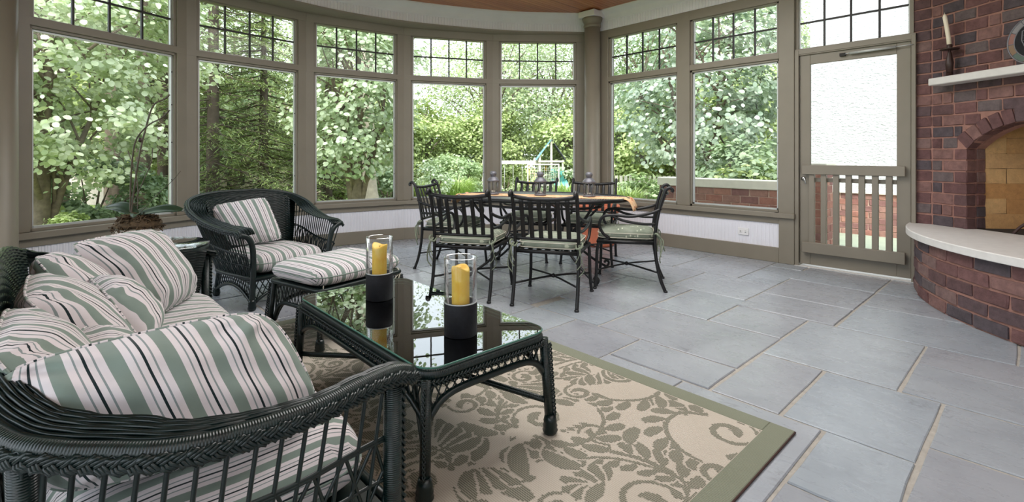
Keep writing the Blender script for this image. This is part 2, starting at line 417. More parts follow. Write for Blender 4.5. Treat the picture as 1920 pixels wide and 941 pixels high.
def root(name, label=None, cat=None, loc=(0, 0, 0), rz=0, group=None, kind=None):
    o = D.objects.new(name, None); COL.objects.link(o); o.location = loc; o.rotation_euler = (0, 0, rz); o.empty_display_size = .1
    tag(o, label, cat, group, kind); return o
def tag(o, label=None, cat=None, group=None, kind=None):
    if label: o['label'] = label
    if cat: o['category'] = cat
    if group: o['group'] = group
    if kind: o['kind'] = kind
    return o
def inst(me, name, parent, loc, rz=0, scl=(1, 1, 1), rot=None, mat=None):
    o = D.objects.new(name, me); COL.objects.link(o); o.parent = parent; o.location = loc
    o.rotation_euler = rot if rot else (0, 0, rz); o.scale = scl; return o
def dup(r, loc, rz, label=None, group=None):
    c = r.copy(); COL.objects.link(c); c.location = loc; c.rotation_euler = (0, 0, rz)
    if label: c['label'] = label
    if group: c['group'] = group
    for ch in list(r.children):
        d = ch.copy(); COL.objects.link(d); d.parent = c
        for g in list(ch.children): e = g.copy(); COL.objects.link(e); e.parent = d
    return c
def spl(pts, n=8, closed=False):
    P = [Vector(p) for p in pts]; m = len(P); out = []
    for i in range(m if closed else m - 1):
        p0 = P[(i - 1) % m] if (closed or i > 0) else P[0] * 2 - P[1]; p1 = P[i]; p2 = P[(i + 1) % m]
        p3 = P[(i + 2) % m] if (closed or i < m - 2) else P[-1] * 2 - P[-2]
        for k in range(n):
            t = k / n; out.append(.5 * ((2 * p1) + (p2 - p0) * t + (2 * p0 - 5 * p1 + 4 * p2 - p3) * t * t + (3 * p1 - p0 - 3 * p2 + p3) * t ** 3))
    if not closed: out.append(P[-1])
    return out
def resample(pts, step):
    P = [Vector(p) for p in pts]; L = [0]
    for a, b in zip(P, P[1:]): L.append(L[-1] + (b - a).length)
    n = max(2, int(L[-1] / step)); out = []; j = 0
    for i in range(n + 1):
        s = L[-1] * i / n
        while j < len(P) - 2 and L[j + 1] < s: j += 1
        t = (s - L[j]) / max(1e-9, L[j + 1] - L[j]); out.append(P[j].lerp(P[j + 1], min(1, t)))
    return out
def frames(P):
    out = []
    for i in range(len(P)):
        t = (P[min(i + 1, len(P) - 1)] - P[max(i - 1, 0)]).normalized()
        side = t.cross(Vector((0, 0, 1)));
        side = side.normalized() if side.length > 1e-4 else Vector((1, 0, 0))
        out.append((t, side, side.cross(t)))
    return out
def braid(mb, pts, R=.018, cyc=.075, rs=None, n=5, sub=False):
    rs = rs or R * .55
    P = resample(pts, cyc / 8); F = frames(P)
    for k in range(3):
        for j in ((-1, 0, 1) if sub else (0,)):
            q = []
            for i, (p, (t, s_, u)) in enumerate(zip(P, F)):
                ph = 2 * pi * (i / 8) + 2 * pi * k / 3
                q.append(p + s_ * (R * .5 * sin(2 * ph)) + u * (R * .95 * sin(ph)) + (t * (.5 * R) + u * .35 * R * (1 if cos(ph) < 0 else -1)) * j * .9)
            mb.tube(q, rs * (.5 if sub else 1), n)
    return mb
def lerp3(a, b, t): return (a[0] + (b[0] - a[0]) * t, a[1] + (b[1] - a[1]) * t, a[2] + (b[2] - a[2]) * t)
# ================================================================ ROOM
V = [(-1.35, 4.95), (-.25, 5.72), (1.06, 6.345), (2.40, 6.51), (3.71, 6.285), (4.895, 5.70), (6.0, 4.77)]
RX = 6.0                       # inner face of the right wall
ROOMPOLY = [(-1.35, -2.6), (6.0, -2.6), (6.0, 4.77)] + V[5:0:-1] + [V[0]]   # counter-clockwise

def clip(poly, cp):
    out = poly
    for i in range(len(cp)):
        a, b = cp[i], cp[(i + 1) % len(cp)]; inp, out = out, []
        side = lambda p: (b[0] - a[0]) * (p[1] - a[1]) - (b[1] - a[1]) * (p[0] - a[0])
        for j in range(len(inp)):
            p, q = inp[j], inp[(j + 1) % len(inp)]; sp, sq = side(p), side(q)
            if sp >= 0: out.append(p)
            if sp * sq < 0:
                t = sp / (sp - sq); out.append((p[0] + (q[0] - p[0]) * t, p[1] + (q[1] - p[1]) * t))
        if not out: return []
    return out

# ---- floor: grout bed with one object for every bluestone slab
floor_bm = MB(); floor_bm.prism(ROOMPOLY, -.12, -.007)
floor = floor_bm.build('floor', 'grout', kind='structure')
stones = [(1.6, 2.475, 1.31, 1.80), (1.6, 2.475, .655, 1.31), (2.475, 2.83, 1.17, 1.80), (2.83, 3.51, 1.17, 2.15), (3.51, 4.05, 1.17, 1.675),
    (3.51, 4.23, 1.675, 2.15), (3.18, 4.23, 2.15, 2.83), (2.83, 3.18, 2.15, 2.76), (4.23, 4.95, 1.69, 2.38), (4.23, 4.95, 2.38, 3.05), (4.95, 6., 2.05, 2.75),
    (4.95, 5.75, 1.69, 2.05), (5.75, 6., 1.72, 2.05), (4.05, 4.58, 1.0, 1.69), (4.58, 5.3, 1.0, 1.69), (5.3, 6., 1.0, 1.72), (5.3, 6., .3, 1.0),
    (4.78, 5.3, .1, 1.0), (4.05, 4.78, .1, 1.0), (3.17, 4.05, .5, 1.17), (3.17, 3.67, -.25, .5), (3.67, 4.05, -.25, .5),
    (2.475, 3.17, .83, 1.17), (2.475, 3.17, .33, .83), (1.98, 2.65, -.3, .33), (2.65, 3.17, -.3, .33), (1.98, 2.475, .33, .655), (1.3, 1.98, .2, .655)]
def split(x0, x1, y0, y1, mx, my):
    if x1 - x0 > mx * 1.45 and (x1 - x0) / mx >= (y1 - y0) / my:
        k = max(1, round((x1 - x0) / mx)); xc = x0 + (x1 - x0) / k * random.uniform(.8, 1.2) * (k // 2 or 1) if k > 1 else (x0 + x1) / 2
        return split(x0, xc, y0, y1, mx, my) + split(xc, x1, y0, y1, mx, my)
    if y1 - y0 > my * 1.45:
        k = max(1, round((y1 - y0) / my)); yc = y0 + (y1 - y0) / k * random.uniform(.8, 1.2) * (k // 2 or 1) if k > 1 else (y0 + y1) / 2
        return split(x0, x1, y0, yc, mx, my) + split(x0, x1, yc, y1, mx, my)
    return [(x0, x1, y0, y1)]
for r in ((2.83, 4.23, 2.83, 6.6), (4.23, 4.95, 3.05, 6.6), (4.95, 6., 2.75, 6.0), (1.2, 2.83, 2.76, 6.6), (-1.35, 1.2, 1.80, 6.6), (1.2, 2.83, 1.80, 2.76),
          (-1.35, 1.6, .655, 1.80), (-1.35, 1.3, -1.4, .655), (1.3, 1.98, -1.4, .2), (1.98, 6., -1.4, -.3), (4.05, 6., -.3, .1)):
    stones += split(*r, .62, .62)
for (x0, x1, y0, y1) in stones:
    g = .0085; jt = lambda: random.uniform(-.004, .004)
    P = [(x0 + g + jt(), y0 + g + jt()), (x1 - g + jt(), y0 + g + jt()), (x1 - g + jt(), y1 - g + jt()), (x0 + g + jt(), y1 - g + jt())]
    # slightly wavering hand-cut edges
    Q = []
    for i in range(4):
        a, b = P[i], P[(i + 1) % 4]; Q.append(a)
        for t in (.33, .66): Q.append((a[0] + (b[0] - a[0]) * t + jt() * .7, a[1] + (b[1] - a[1]) * t + jt() * .7))
    Q = clip(Q, ROOMPOLY)
    if len(Q) < 3: continue
    cx = sum(p[0] for p in Q) / len(Q); cyy = sum(p[1] for p in Q) / len(Q); n = len(Q)
    loc = [(p[0] - cx, p[1] - cyy) for p in Q]; dz = random.uniform(-.0015, .0015)
    mb = MB()
    vs = [(x, y, -.03) for x, y in loc] + [(x, y, -.004) for x, y in loc] + [(x * (1 - .005 / max(.05, hypot(x, y))), y * (1 - .005 / max(.05, hypot(x, y))), dz) for x, y in loc]
    fs = [(i, (i + 1) % n, n + (i + 1) % n, n + i) for i in range(n)] + [(n + i, n + (i + 1) % n, 2 * n + (i + 1) % n, 2 * n + i) for i in range(n)] + [tuple(range(2 * n, 3 * n))]
    mb.add(vs, fs, None, False)
    o = mb.build('paving_stone', 'stone', floor); o.location = (cx, cyy, 0)

# ---- facet frames
def facet(A, B):
    L = hypot(B[0] - A[0], B[1] - A[1]); u = ((B[0] - A[0]) / L, (B[1] - A[1]) / L); o = (-u[1], u[0])
    return (lambda s, d, z: (A[0] + u[0] * s + o[0] * d, A[1] + u[1] * s + o[1] * d, z)), L
Z_BB, Z_BT, Z_AP, Z_S0, Z_S1, Z_G0, Z_M0, Z_M1, Z_T1, Z_H = .17, .44, .44, .51, .565, .60, 2.275, 2.375, 2.95, 3.07
def beadboard(mb, fb, s0, s1, z0, z1, pitch=.0425, d=0.):
    n = max(1, round((s1 - s0) / pitch)); p = (s1 - s0) / n; prof = [(s0, 0)]
    for i in range(n):
        a = s0 + i * p; prof += [(a + .003, 0.007), (a + .006, 0.0), (a + p * .5 - .002, 0.0), (a + p * .5, .003), (a + p * .5 + .002, 0)]
    prof.append((s1, 0))
    vs = [fb(s, d + o, z0) for s, o in prof] + [fb(s, d + o, z1) for s, o in prof]; m = len(prof)
    mb.add(vs, [(i, i + 1, m + i + 1, m + i) for i in range(m - 1)], None, False)
    mb.span(fb, s0, s1, d + .02, d + .10, z0, z1)
    return mb
def low_wall(parent, fb, s0, s1):
    mb = MB(); beadboard(mb, fb, s0, s1, Z_BB, Z_AP + .01); mb.build('beadboard', 'white_paint', parent, kind='stuff')
    mb = MB(); mb.span(fb, s0, s1, -.012, .06, Z_AP, Z_S0); mb.build('apron', 'taupe', parent, bev=.003)
    mb = MB(); mb.span(fb, s0, s1, -.055, .14, Z_S0, Z_S1); mb.build('window_sill', 'taupe', parent, bev=.004)
    mb = MB(); mb.span(fb, s0, s1, 0, .14, Z_S1 - .02, Z_G0 - .035); mb.build('sub_sill', 'taupe', parent)
def head(parent, fb, s0, s1):
    mb = MB(); mb.span(fb, s0, s1, -.004, .14, Z_T1, Z_H); mb.build('head_board', 'taupe', parent, bev=.003)
    mb = MB(); mb.span(fb, s0, s1, .02, .14, Z_H - .01, 3.37); mb.build('frieze_backing', 'white_paint', parent)
    mb = MB(); mb.span(fb, s0, s1, -.001, .14, Z_M0 + .028, Z_M1); mb.build('transom_bar', 'taupe', parent, bev=.003)

n_window = [0]
def window(fb, s0, s1, door=False, label=None):
    n_window[0] += 1
    r = root('window_%d' % n_window[0], kind='structure')
    def pc(name, mat, *a, bev=0): MB().span(fb, *a).build(name, mat, r, bev=bev)
    if not door:
        pc('sash_stile', 'taupe', s0, s0 + .02, .02, .10, Z_G0 - .04, Z_M0 + .03); pc('sash_stile', 'taupe', s1 - .02, s1, .02, .10, Z_G0 - .04, Z_M0 + .03)
        pc('bottom_rail', 'taupe', s0, s1, .02, .10, Z_G0 - .04, Z_G0 - .01); pc('top_rail', 'taupe', s0, s1, .02, .10, Z_M0 + .005, Z_M0 + .035)
        mb = MB()
        for a in ((s0 + .02, s0 + .04, Z_G0 - .01, Z_M0 + .005), (s1 - .04, s1 - .02, Z_G0 - .01, Z_M0 + .005)): mb.span(fb, a[0], a[1], .045, .065, a[2], a[3])
        for z in (Z_G0 - .01, Z_M0 - .015): mb.span(fb, s0 + .02, s1 - .02, .045, .065, z, z + .018)
        mb.build('screen_frame', 'screen_metal', r)
        pc('pane', 'pane', s0 + .03, s1 - .03, .052, .057, Z_G0 - .005, Z_M0)
        mb = MB()
        for z in (.95, 1.35, 1.75, 2.1):
            p = fb(s1 - .03, .043, z); mb.lathe([(0, -.006), (.005, -.005), (.005, .005), (0, .006)], 6, p)
        mb.build('screen_clip', 'black_muntin', r)
    # transom light
    t0, t1 = s0 + .03, s1 - .03
    pc('transom_stile', 'taupe', s0, t0, .02, .10, Z_M1 - .005, Z_T1 + .01); pc('transom_stile', 'taupe', t1, s1, .02, .10, Z_M1 - .005, Z_T1 + .01)
    pc('transom_rail', 'taupe', s0, s1, .02, .10, Z_T1 - .012, Z_T1 + .01)
    mb = MB()
    for a in ((t0, t0 + .014), (t1 - .014, t1)): mb.span(fb, a[0], a[1], .045, .065, Z_M1, Z_T1 - .012)
    mb.span(fb, t0, t1, .045, .065, Z_M1, Z_M1 + .012); mb.build('transom_frame', 'screen_metal', r)
    zm = (Z_M1 + Z_T1) / 2; wd = (t1 - t0) / 4
    for i in range(4):
        for (a, b) in ((Z_M1, zm), (zm, Z_T1 - .012)):
            pc('pane', 'pane', t0 + i * wd + .009, t0 + (i + 1) * wd - .009, .053, .057, a + .009, b - .009)
    for i in range(1, 4): pc('muntin', 'black_muntin', t0 + i * wd - .009, t0 + i * wd + .009, .044, .066, Z_M1, Z_T1 - .012)
    for i in range(4): pc('muntin', 'black_muntin', t0 + i * wd + .009, t0 + (i + 1) * wd - .009, .044, .066, zm - .009, zm + .009)
    return r

# ---- the curved window wall
HW = .1
wc = root('wall_back', kind='structure'); bb = root('baseboard_back', kind='structure')
FB = [facet(V[i], V[i + 1]) for i in range(6)]
for i, (fb, L) in enumerate(FB):
    low_wall(wc, fb, 0, L); head(wc, fb, 0, L)
    MB().span(fb, 0, L, -.02, .10, 0, Z_BB).build('board', 'taupe', bb, bev=.004)
    if i > 0: window(fb, HW if i > 1 else HW + .02, L - HW - (.06 if i == 5 else 0))
for i in range(1, 6):       # mitred posts
    f0, L0 = FB[i - 1]; f1, _ = FB[i]; hw = HW + (.02 if i == 1 else 0)
    a, b, c = f0(L0 - hw, 0, 0), f1(0, 0, 0), f1(hw, 0, 0); d, e, f = f1(hw, .15, 0), f1(0, .15, 0), f0(L0 - hw, .15, 0)
    MB().prism([p[:2] for p in (a, b, c, d, e, f)], Z_S1, Z_H).build('post', 'taupe', wc, bev=.004)
fb5, L5 = FB[5]
MB().span(fb5, L5 - HW - .06, L5 + .02, 0, .15, Z_S1, Z_H).build('post', 'taupe', wc)

# ---- the straight right wall
fr, LR = facet((RX, 4.77), (RX, -2.6))
wr = root('wall_right', kind='structure'); br = root('baseboard_right', kind='structure')
low_wall(wr, fr, 0, 2.745); head(wr, fr, 0, 3.95)
MB().span(fr, 0, 2.745, -.02, .10, 0, Z_BB).build('board', 'taupe', br, bev=.004)
for a, b, z0 in ((0, .40, Z_S1), (1.50, 1.675, Z_S1), (2.745, 2.905, 0.0)):
    MB().span(fr, a, b, -.006 if z0 else -.024, .15, z0, Z_H).build('post', 'taupe', wr, bev=.004)
MB().span(fr, 2.70, 2.915, -.06, .02, Z_S0, Z_S1).build('sill_return', 'taupe', wr, bev=.004)
MB().span(fr, 6.2, LR, 0, .15, 0, 3.4).build('plaster', 'white_paint', wr)
MB().prism([(5.14, -.66), (6.0, -1.42), (6.1, -1.5), (6.1, -1.3), (5.24, -.56)], 0, 3.4).build('plaster', 'white_paint', wr)
window(fr, .40, 1.50); window(fr, 1.675, 2.745); window(fr, 2.905, 3.93, door=True)

# ---- left window wall and rear wall (behind the camera)
fl, LL = facet((-1.35, -2.6), (-1.35, 4.95))
wl = root('wall_left', kind='structure'); low_wall(wl, fl, 0, LL); head(wl, fl, 0, LL)
MB().span(fl, 0, LL, -.02, .10, 0, Z_BB).build('board', 'taupe', root('baseboard_left', kind='structure'))
for k in range(7): MB().span(fl, k * LL / 6 - .09, k * LL / 6 + .09, 0, .15, Z_S1, Z_H).build('post', 'taupe', wl)
MB().box((2.325, -2.68, 1.7), (7.6, .16, 3.4)).build('wall_rear', 'white_paint', kind='structure')

# ---- round columns
def column(name, x, y, r):
    c = root(name, kind='structure', loc=(x, y, 0))
    MB().lathe([(r * 1.25, 0), (r * 1.25, .08), (r * 1.12, .10), (r * 1.05, .13), (r, .15), (r * .97, 3.10)], 40).build('shaft', 'taupe', c)
    MB().lathe([(r * .97, 3.10), (r * 1.06, 3.11), (r * 1.09, 3.125), (r * 1.05, 3.14), (r * 1.02, 3.155), (r * 1.08, 3.175), (r * 1.2, 3.20), (r * 1.25, 3.225), (r * 1.25, 3.245)], 40).build('capital', 'taupe', c)
    MB().box((0, 0, 3.29), (r * 2.5, r * 2.5, .09)).build('abacus', 'white_paint', c, bev=.006)
column('pillar', 5.86, 4.555, .118)
column('pillar', -.318, 5.56, .116)

# ---- frieze of beadboard, crown moulding, soffit
fpath = spl([(-1.25, 4.3, 0), (-.6, 4.95, 0), (.6, 5.74, 0), (1.3, 6.02, 0), (2.0, 6.17, 0), (2.8, 6.21, 0), (3.52, 6.09, 0), (4.29, 5.82, 0), (5.05, 5.44, 0), (5.93, 4.76, 0)], 60)
def sweep(mb, path, prof):
    P = [Vector((p[0], p[1], 0)) for p in path]; vs = []
    for i, p in enumerate(P):
        t = (P[min(i + 1, len(P) - 1)] - P[max(i - 1, 0)]).normalized(); o = Vector((-t.y, t.x, 0))
        for d, z in prof: vs.append((p.x + o.x * d, p.y + o.y * d, z))
    m = len(prof)
    return mb.add(vs, [(i * m + k, (i + 1) * m + k, (i + 1) * m + k + 1, i * m + k + 1) for i in range(len(P) - 1) for k in range(m - 1)], None, True)
def bead_sweep(path):
    mb = MB(); P = resample([Vector((p[0], p[1], 0)) for p in path], .0425); vs = []; pts = []
    for i, p in enumerate(P):
        t = (P[min(i + 1, len(P) - 1)] - P[max(i - 1, 0)]).normalized(); o = Vector((-t.y, t.x, 0))
        for ds, d in ((-.004, 0), (0, .008), (.004, 0), (.020, 0), (.0215, .003), (.023, 0)): pts.append(p + t * ds + o * d)
    m = len(pts); vs = [(p.x, p.y, Z_H) for p in pts] + [(p.x, p.y, 3.24) for p in pts]
    mb.add(vs, [(i, i + 1, m + i + 1, m + i) for i in range(m - 1)], None, False); return mb
CROWN = [(0.01, 3.205), (-.014, 3.205), (-.014, 3.228), (-.022, 3.235), (-.03, 3.262), (-.055, 3.292), (-.088, 3.308), (-.092, 3.318), (-.108, 3.318), (-.108, 3.352)]
rpath = [(6.0 - .004, y) for y in np.linspace(4.8, .72, 80)]
bead_sweep(fpath).build('trim_1', 'white_paint', kind='structure'); bead_sweep(rpath).build('trim_2', 'white_paint', kind='structure')
sweep(MB(), fpath, CROWN).build('trim_3', 'white_paint', kind='structure'); sweep(MB(), rpath, CROWN).build('trim_4', 'white_paint', kind='structure')
sweep(MB(), fpath, [(-.012, 3.092), (-.012, 3.062), (.6, 3.062)]).build('trim_5', 'taupe', kind='structure')

# ---- cedar ceiling: narrow boards, joined
ce = MB(); y = -2.7
while y < 6.6:
    xs = []
    poly = clip([(-2, y), (7, y), (7, y + .06), (-2, y + .06)], [(px * 1.0, py) for px, py in ROOMPOLY])
    if len(poly) >= 3:
        x0 = min(p[0] for p in poly) - .1; x1 = max(p[0] for p in poly) + .1
        ce.hexa([(x0, y + .002, 3.352), (x1, y + .002, 3.352), (x1, y + .058, 3.352), (x0, y + .058, 3.352), (x0, y - .003, 3.364), (x1, y - .003, 3.364), (x1, y + .063, 3.364), (x0, y + .063, 3.364)])
    y += .062
cei = root('ceiling', kind='structure')
ce.build('plank', 'cedar', cei, kind='stuff')
MB().prism([(-2.2, -2.9), (6.75, -2.9), (6.75, 5.15), (5.4, 6.35), (3.95, 7.0), (2.4, 7.2), (.85, 7.0), (-.65, 6.4), (-2.2, 5.4)], 3.366, 3.5).build('deck', 'taupe', cei)  # unseen roof deck, overhang widened all round to block sun at the windows

# ---- screen door
door = root('door_1', kind='structure')
def dp(name, mat, *a, bev=.003, par=door, o=None): return MB().span(fr, *a).build(name, mat, par, bev=bev)
d0, d1 = 2.95, 3.91
dp('jamb', 'taupe', 2.905, 2.945, -.012, .13, 0, 2.36); dp('jamb', 'taupe', 3.915, 3.95, -.012, .13, 0, 2.36); dp('jamb', 'taupe', 2.905, 3.95, -.008, .13, 2.315, 2.375)
dp('stile', 'taupe', d0, d0 + .10, .02, .06, .025, 2.31); dp('stile', 'taupe', d1 - .11, d1, .02, .06, .025, 2.31)
dp('top_rail', 'taupe', d0 + .10, d1 - .11, .02, .06, 2.20, 2.31); dp('middle_rail', 'taupe', d0 + .1, d1 - .11, .022, .058, .925, .968); dp('bottom_rail', 'taupe', d0 + .1, d1 - .11, .02, .06, .025, .24)
dp('pane', 'pane', d0 + .1, d1 - .11, .038, .042, .24, 2.20, bev=0)
dp('guard_rail', 'taupe', d0 + .035, d1 - .035, -.045, .0, 1.005, 1.105, bev=.005); dp('guard_rail', 'taupe', d0 + .035, d1 - .035, -.045, 0., .16, .275, bev=.005)
for k in range(7):
    c = d0 + .124 + k * .112; dp('slat', 'taupe', c - .026, c + .026, -.024, .018, .18, 1.09)
cl = MB(); cl.tube([fr(3.42, -.02, 2.258), fr(3.80, -.02, 2.262)], .014, 10); cl.tube([fr(3.80, -.02, 2.262), fr(3.93, -.02, 2.264)], .005, 8); cl.tube([fr(3.36, .0, 2.255), fr(3.42, -.02, 2.262)], .005, 8)
cl.build('door_closer', 'screen_metal', door); MB().box(fr(3.355, .005, 2.255), (.04, .05, .03)).build('closer_bracket', 'dark_slot', door)
hd = MB(); hd.lathe([(0, 0), (.022, .002), (.022, .01), (.012, .014), (0, .015)], 14, (0, 0, 0))
ho = hd.build('rose', 'chrome', door); p = fr(d0 + .035, .02, .955); ho.location = p; ho.rotation_euler = (0, -pi / 2, 0)
MB().tube([fr(d0 + .035, .0, .955), fr(d0 + .035, -.03, .955), fr(d0 + .065, -.04, .95), fr(d0 + .075, -.04, .90)], .007, 8).build('handle', 'chrome', door)
MB().span(fr, 2.9, 3.95, -.02, .2, -.02, .004).build('threshold', 'limestone', door)

# ---- outlet on the right wall
ot = root('wall_outlet', 'white electrical outlet plate on the beadboard below the right window', 'outlet', fr(2.35, -.004, .31))
MB().box((0, 0, 0), (.012, .125, .082)).build('plate', 'white_plastic', ot, bev=.003)
for yy in (-.029, .029):
    MB().box((-.007, yy, 0), (.006, .04, .034)).build('receptacle', 'white_plastic', ot, bev=.003)
    mb = MB(); mb.box((-.0105, yy, .008), (.002, .014, .004)); mb.box((-.0105, yy, -.008), (.002, .014, .004)); mb.build('slot', 'dark_slot', ot)
# ================================================================ FIREPLACE
def brick_mesh(name, mat, seed, bev=.045):
    r = random.Random(seed); bm = bmesh.new(); bmesh.ops.create_cube(bm, size=1.0)
    bmesh.ops.bevel(bm, geom=bm.edges[:], offset=bev, segments=1, affect='EDGES')
    for v in bm.verts:
        v.co.x += r.uniform(-.016, .016); v.co.y += r.uniform(-.045, .045); v.co.z += r.uniform(-.045, .045)
    me = D.meshes.new(name); bm.to_mesh(me); bm.free(); me.materials.append(M[mat]); return me
BM = [brick_mesh('brick', 'brick', i) for i in range(7)]
BMO = [brick_mesh('brick', 'brick_out', 20 + i) for i in range(5)]
BMF = [brick_mesh('firebrick', 'firebrick', 40 + i, .015) for i in range(4)]
def brick(me, par, a, b, z0, z1, depth, out, name='brick'):
    """one brick between ground points a and b (outer face line); depth goes to the -out side"""
    L = hypot(b[0] - a[0], b[1] - a[1]); ang = atan2(b[1] - a[1], b[0] - a[0])
    off = depth / 2 - random.uniform(0, .004)
    c = ((a[0] + b[0]) / 2 - out[0] * off, (a[1] + b[1]) / 2 - out[1] * off, (z0 + z1) / 2)
    return inst(random.choice(me), name, par, c, ang, (L, depth, z1 - z0), rot=(random.uniform(-.008, .008), random.uniform(-.008, .008), ang + random.uniform(-.012, .012)))

FC = (6.0, .70); FA = (-.5635, -.826); FN = (.826, -.5635); FO = (-FN[0], -FN[1])
def ff(t, n, z): return (FC[0] + FA[0] * t + FN[0] * n, FC[1] + FA[1] * t + FN[1] * n, z)
fp = root('fireplace', 'old red brick corner fireplace with arched firebox and curved raised hearth', 'fireplace')
HC, HR = (6.03, -1.20), 2.02
def harc(ang, r): return (HC[0] + r * cos(ang), HC[1] + r * sin(ang))
# hearth: mortar drum and five courses of bricks
drum = [harc(a, HR - .012) for a in np.linspace(radians(88), radians(215), 50)] + [(5.9, -2.4), (5.98, -2.0)]
MB().prism(drum, 0, .505).build('hearth_mortar', 'mortar', fp)
ncourse = 5; ch = .505 / ncourse
for c in range(ncourse):
    a = radians(92) - (c % 2) * .075 - random.uniform(0, .01)
    while a < radians(178):
        L = .275 / HR; a2 = a + L
        p, q = harc(a, HR), harc(a2 - .019 / HR, HR); m = (a + a2) / 2; out = (cos(m), sin(m))
        brick(BM, fp, p, q, c * ch + .009, (c + 1) * ch - .009, .10, out); a = a2
# hearth slab: thick limestone with a rounded nose
aa = np.linspace(radians(88.2), radians(215), 70)
def ring(r): return [harc(a, r) for a in aa]
mb = MB(); tail = [(5.9, -2.35), (5.97, -2.0)]
prof = [(HR + .05, .505), (HR + .06, .510), (HR + .06, .559), (HR + .054, .565)]
vs = []; m = len(aa)
for r, z in prof: vs += [(*p, z) for p in ring(r)]
for k in range(len(prof) - 1): mb.add(vs[k * m:(k + 2) * m], [(i, i + 1, m + i + 1, m + i) for i in range(m - 1)], None, True)
mb.prism(ring(HR + .054) + tail, .506, .565)
mb.build('hearth_slab', 'limestone', fp)
# breast with an arched opening
T0, T1, TC, ZC, AR = .30, 1.30, .80, .78, .70
def zarch(t): return ZC + sqrt(max(0, AR * AR - (t - TC) ** 2))
ZTOP = 3.36; RD = .008
mb = MB(); ts = list(np.linspace(T0 - .013, T1 + .006, 26)); ret = (6.035, .862)
mb.hexa([ff(0.004, RD, .56), ff(T0 - .012, RD, .56), ff(T0 - .012, .15, .56), ff(.0, .15, .56), ff(0.004, RD, ZTOP), ff(T0 - .012, RD, ZTOP), ff(T0 - .012, .15, ZTOP), ff(0, .15, ZTOP)])
mb.hexa([ff(T1 + .004, RD, .56), ff(1.62, RD, .56), ff(1.62, .15, .56), ff(T1 + .004, .15, .56), ff(T1 + .004, RD, ZTOP), ff(1.62, RD, ZTOP), ff(1.62, .15, ZTOP), ff(T1 + .004, .15, ZTOP)])
for a, b in zip(ts, ts[1:]):
    za, zb = zarch(a) + .004, zarch(b) + .004
    mb.hexa([ff(a, RD, za), ff(b, RD, zb), ff(b, .15, zb), ff(a, .15, za), ff(a, RD, ZTOP), ff(b, RD, ZTOP), ff(b, .15, ZTOP), ff(a, .15, ZTOP)])
mb.hexa([ff(T0 - .1, .09, .56), ff(T0 - .010, .09, .56), ff(T0 - .010, .21, .56), ff(T0 - .1, .21, .56), ff(T0 - .1, .09, 1.30), ff(T0 - .010, .09, 1.30), ff(T0 - .010, .21, 1.30), ff(T0 - .1, .21, 1.30)])
mb.build('breast_mortar', 'mortar', fp)
c0 = ff(0.004, RD, 0)
mb = MB(); mb.prism([(c0[0], c0[1]), (c0[0] + .3, c0[1] - .2), (ret[0] + .3, ret[1]), (ret[0] + .01, ret[1])], .56, ZTOP); mb.build('return_mortar', 'mortar', fp)
rows = int((ZTOP - .565) / .1014); rh = .1014
od = hypot(ret[0] - FC[0], ret[1] - FC[1]); ro = ((FC[1] - ret[1]) / od, (ret[0] - FC[0]) / od); ro = (-abs(ro[0]), abs(ro[1]))
def ring_t(z):      # left limit of the arch ring (bricks stop here)
    R2 = AR + .128
    return TC - sqrt(max(0, R2 * R2 - (z - ZC) ** 2)) if z - ZC < R2 else TC
nb = 0
for r in range(rows):
    z0 = .565 + r * rh; z1 = z0 + rh - .013; zm = z0 + rh / 2
    brick(BM, fp, (ret[0], ret[1]), (FC[0] + (ret[0] - FC[0]) * .06, FC[1] + (ret[1] - FC[1]) * .06), z0, z1, .10, ro)
    # segments along the face for this row
    if z1 < 1.262: segs = [(.0, T0), (T1, 1.62)]
    elif z0 < ZC + AR + .125:
        zz = z0 + .03; tl = T0 if zz < 1.27 else (T0 - (zz - 1.27) * 1.0 if zz < 1.36 else ring_t(zz))
        if z0 < 1.36 < z1: tl = min(tl, .215)
        segs = [(0., tl), (2 * TC - tl, 1.62)]
    else: segs = [(0., 1.62)]
    for (s0, s1) in segs:
        t = s0; first = True; k = 0
        while t < s1 - .03:
            L = .092 if (first and r % 2) else (.192 if random.random() < .86 else .092)
            if first and r % 2 == 0: L = .192
            e = min(t + L, s1)
            if s1 - e < .045: e = s1
            a, b = ff(t + (.004 if not first else 0), 0, 0), ff(e - (.010 if abs(e - s1) > 1e-6 else 0), 0, 0)
            brick(BM, fp, a, b, z0, z1, .10, FO); t = e; first = False
# voussoirs of the arch
n_v = 13; a0 = math.asin((T0 - TC) / AR); a1 = -a0
for k in range(n_v):
    a, b = a0 + (a1 - a0) * (k + .04) / n_v, a0 + (a1 - a0) * (k + .96) / n_v; m = (a + b) / 2
    me = random.choice(BM); w_ = (b - a) * (AR + .05); tt = TC + sin(m) * (AR + .062); zz = ZC + cos(m) * (AR + .062)
    o = inst(me, 'brick', fp, ff(tt, .055 - random.uniform(.004, .012), zz), 0, (w_, .11, .122))
    X = Vector((FA[0], FA[1], 0)) * cos(m) + Vector((0, 0, -1)) * sin(m); Y = Vector((FN[0], FN[1], 0)); Z = X.cross(Y)
    o.rotation_euler = Matrix((X, Y, Z)).transposed().to_euler()
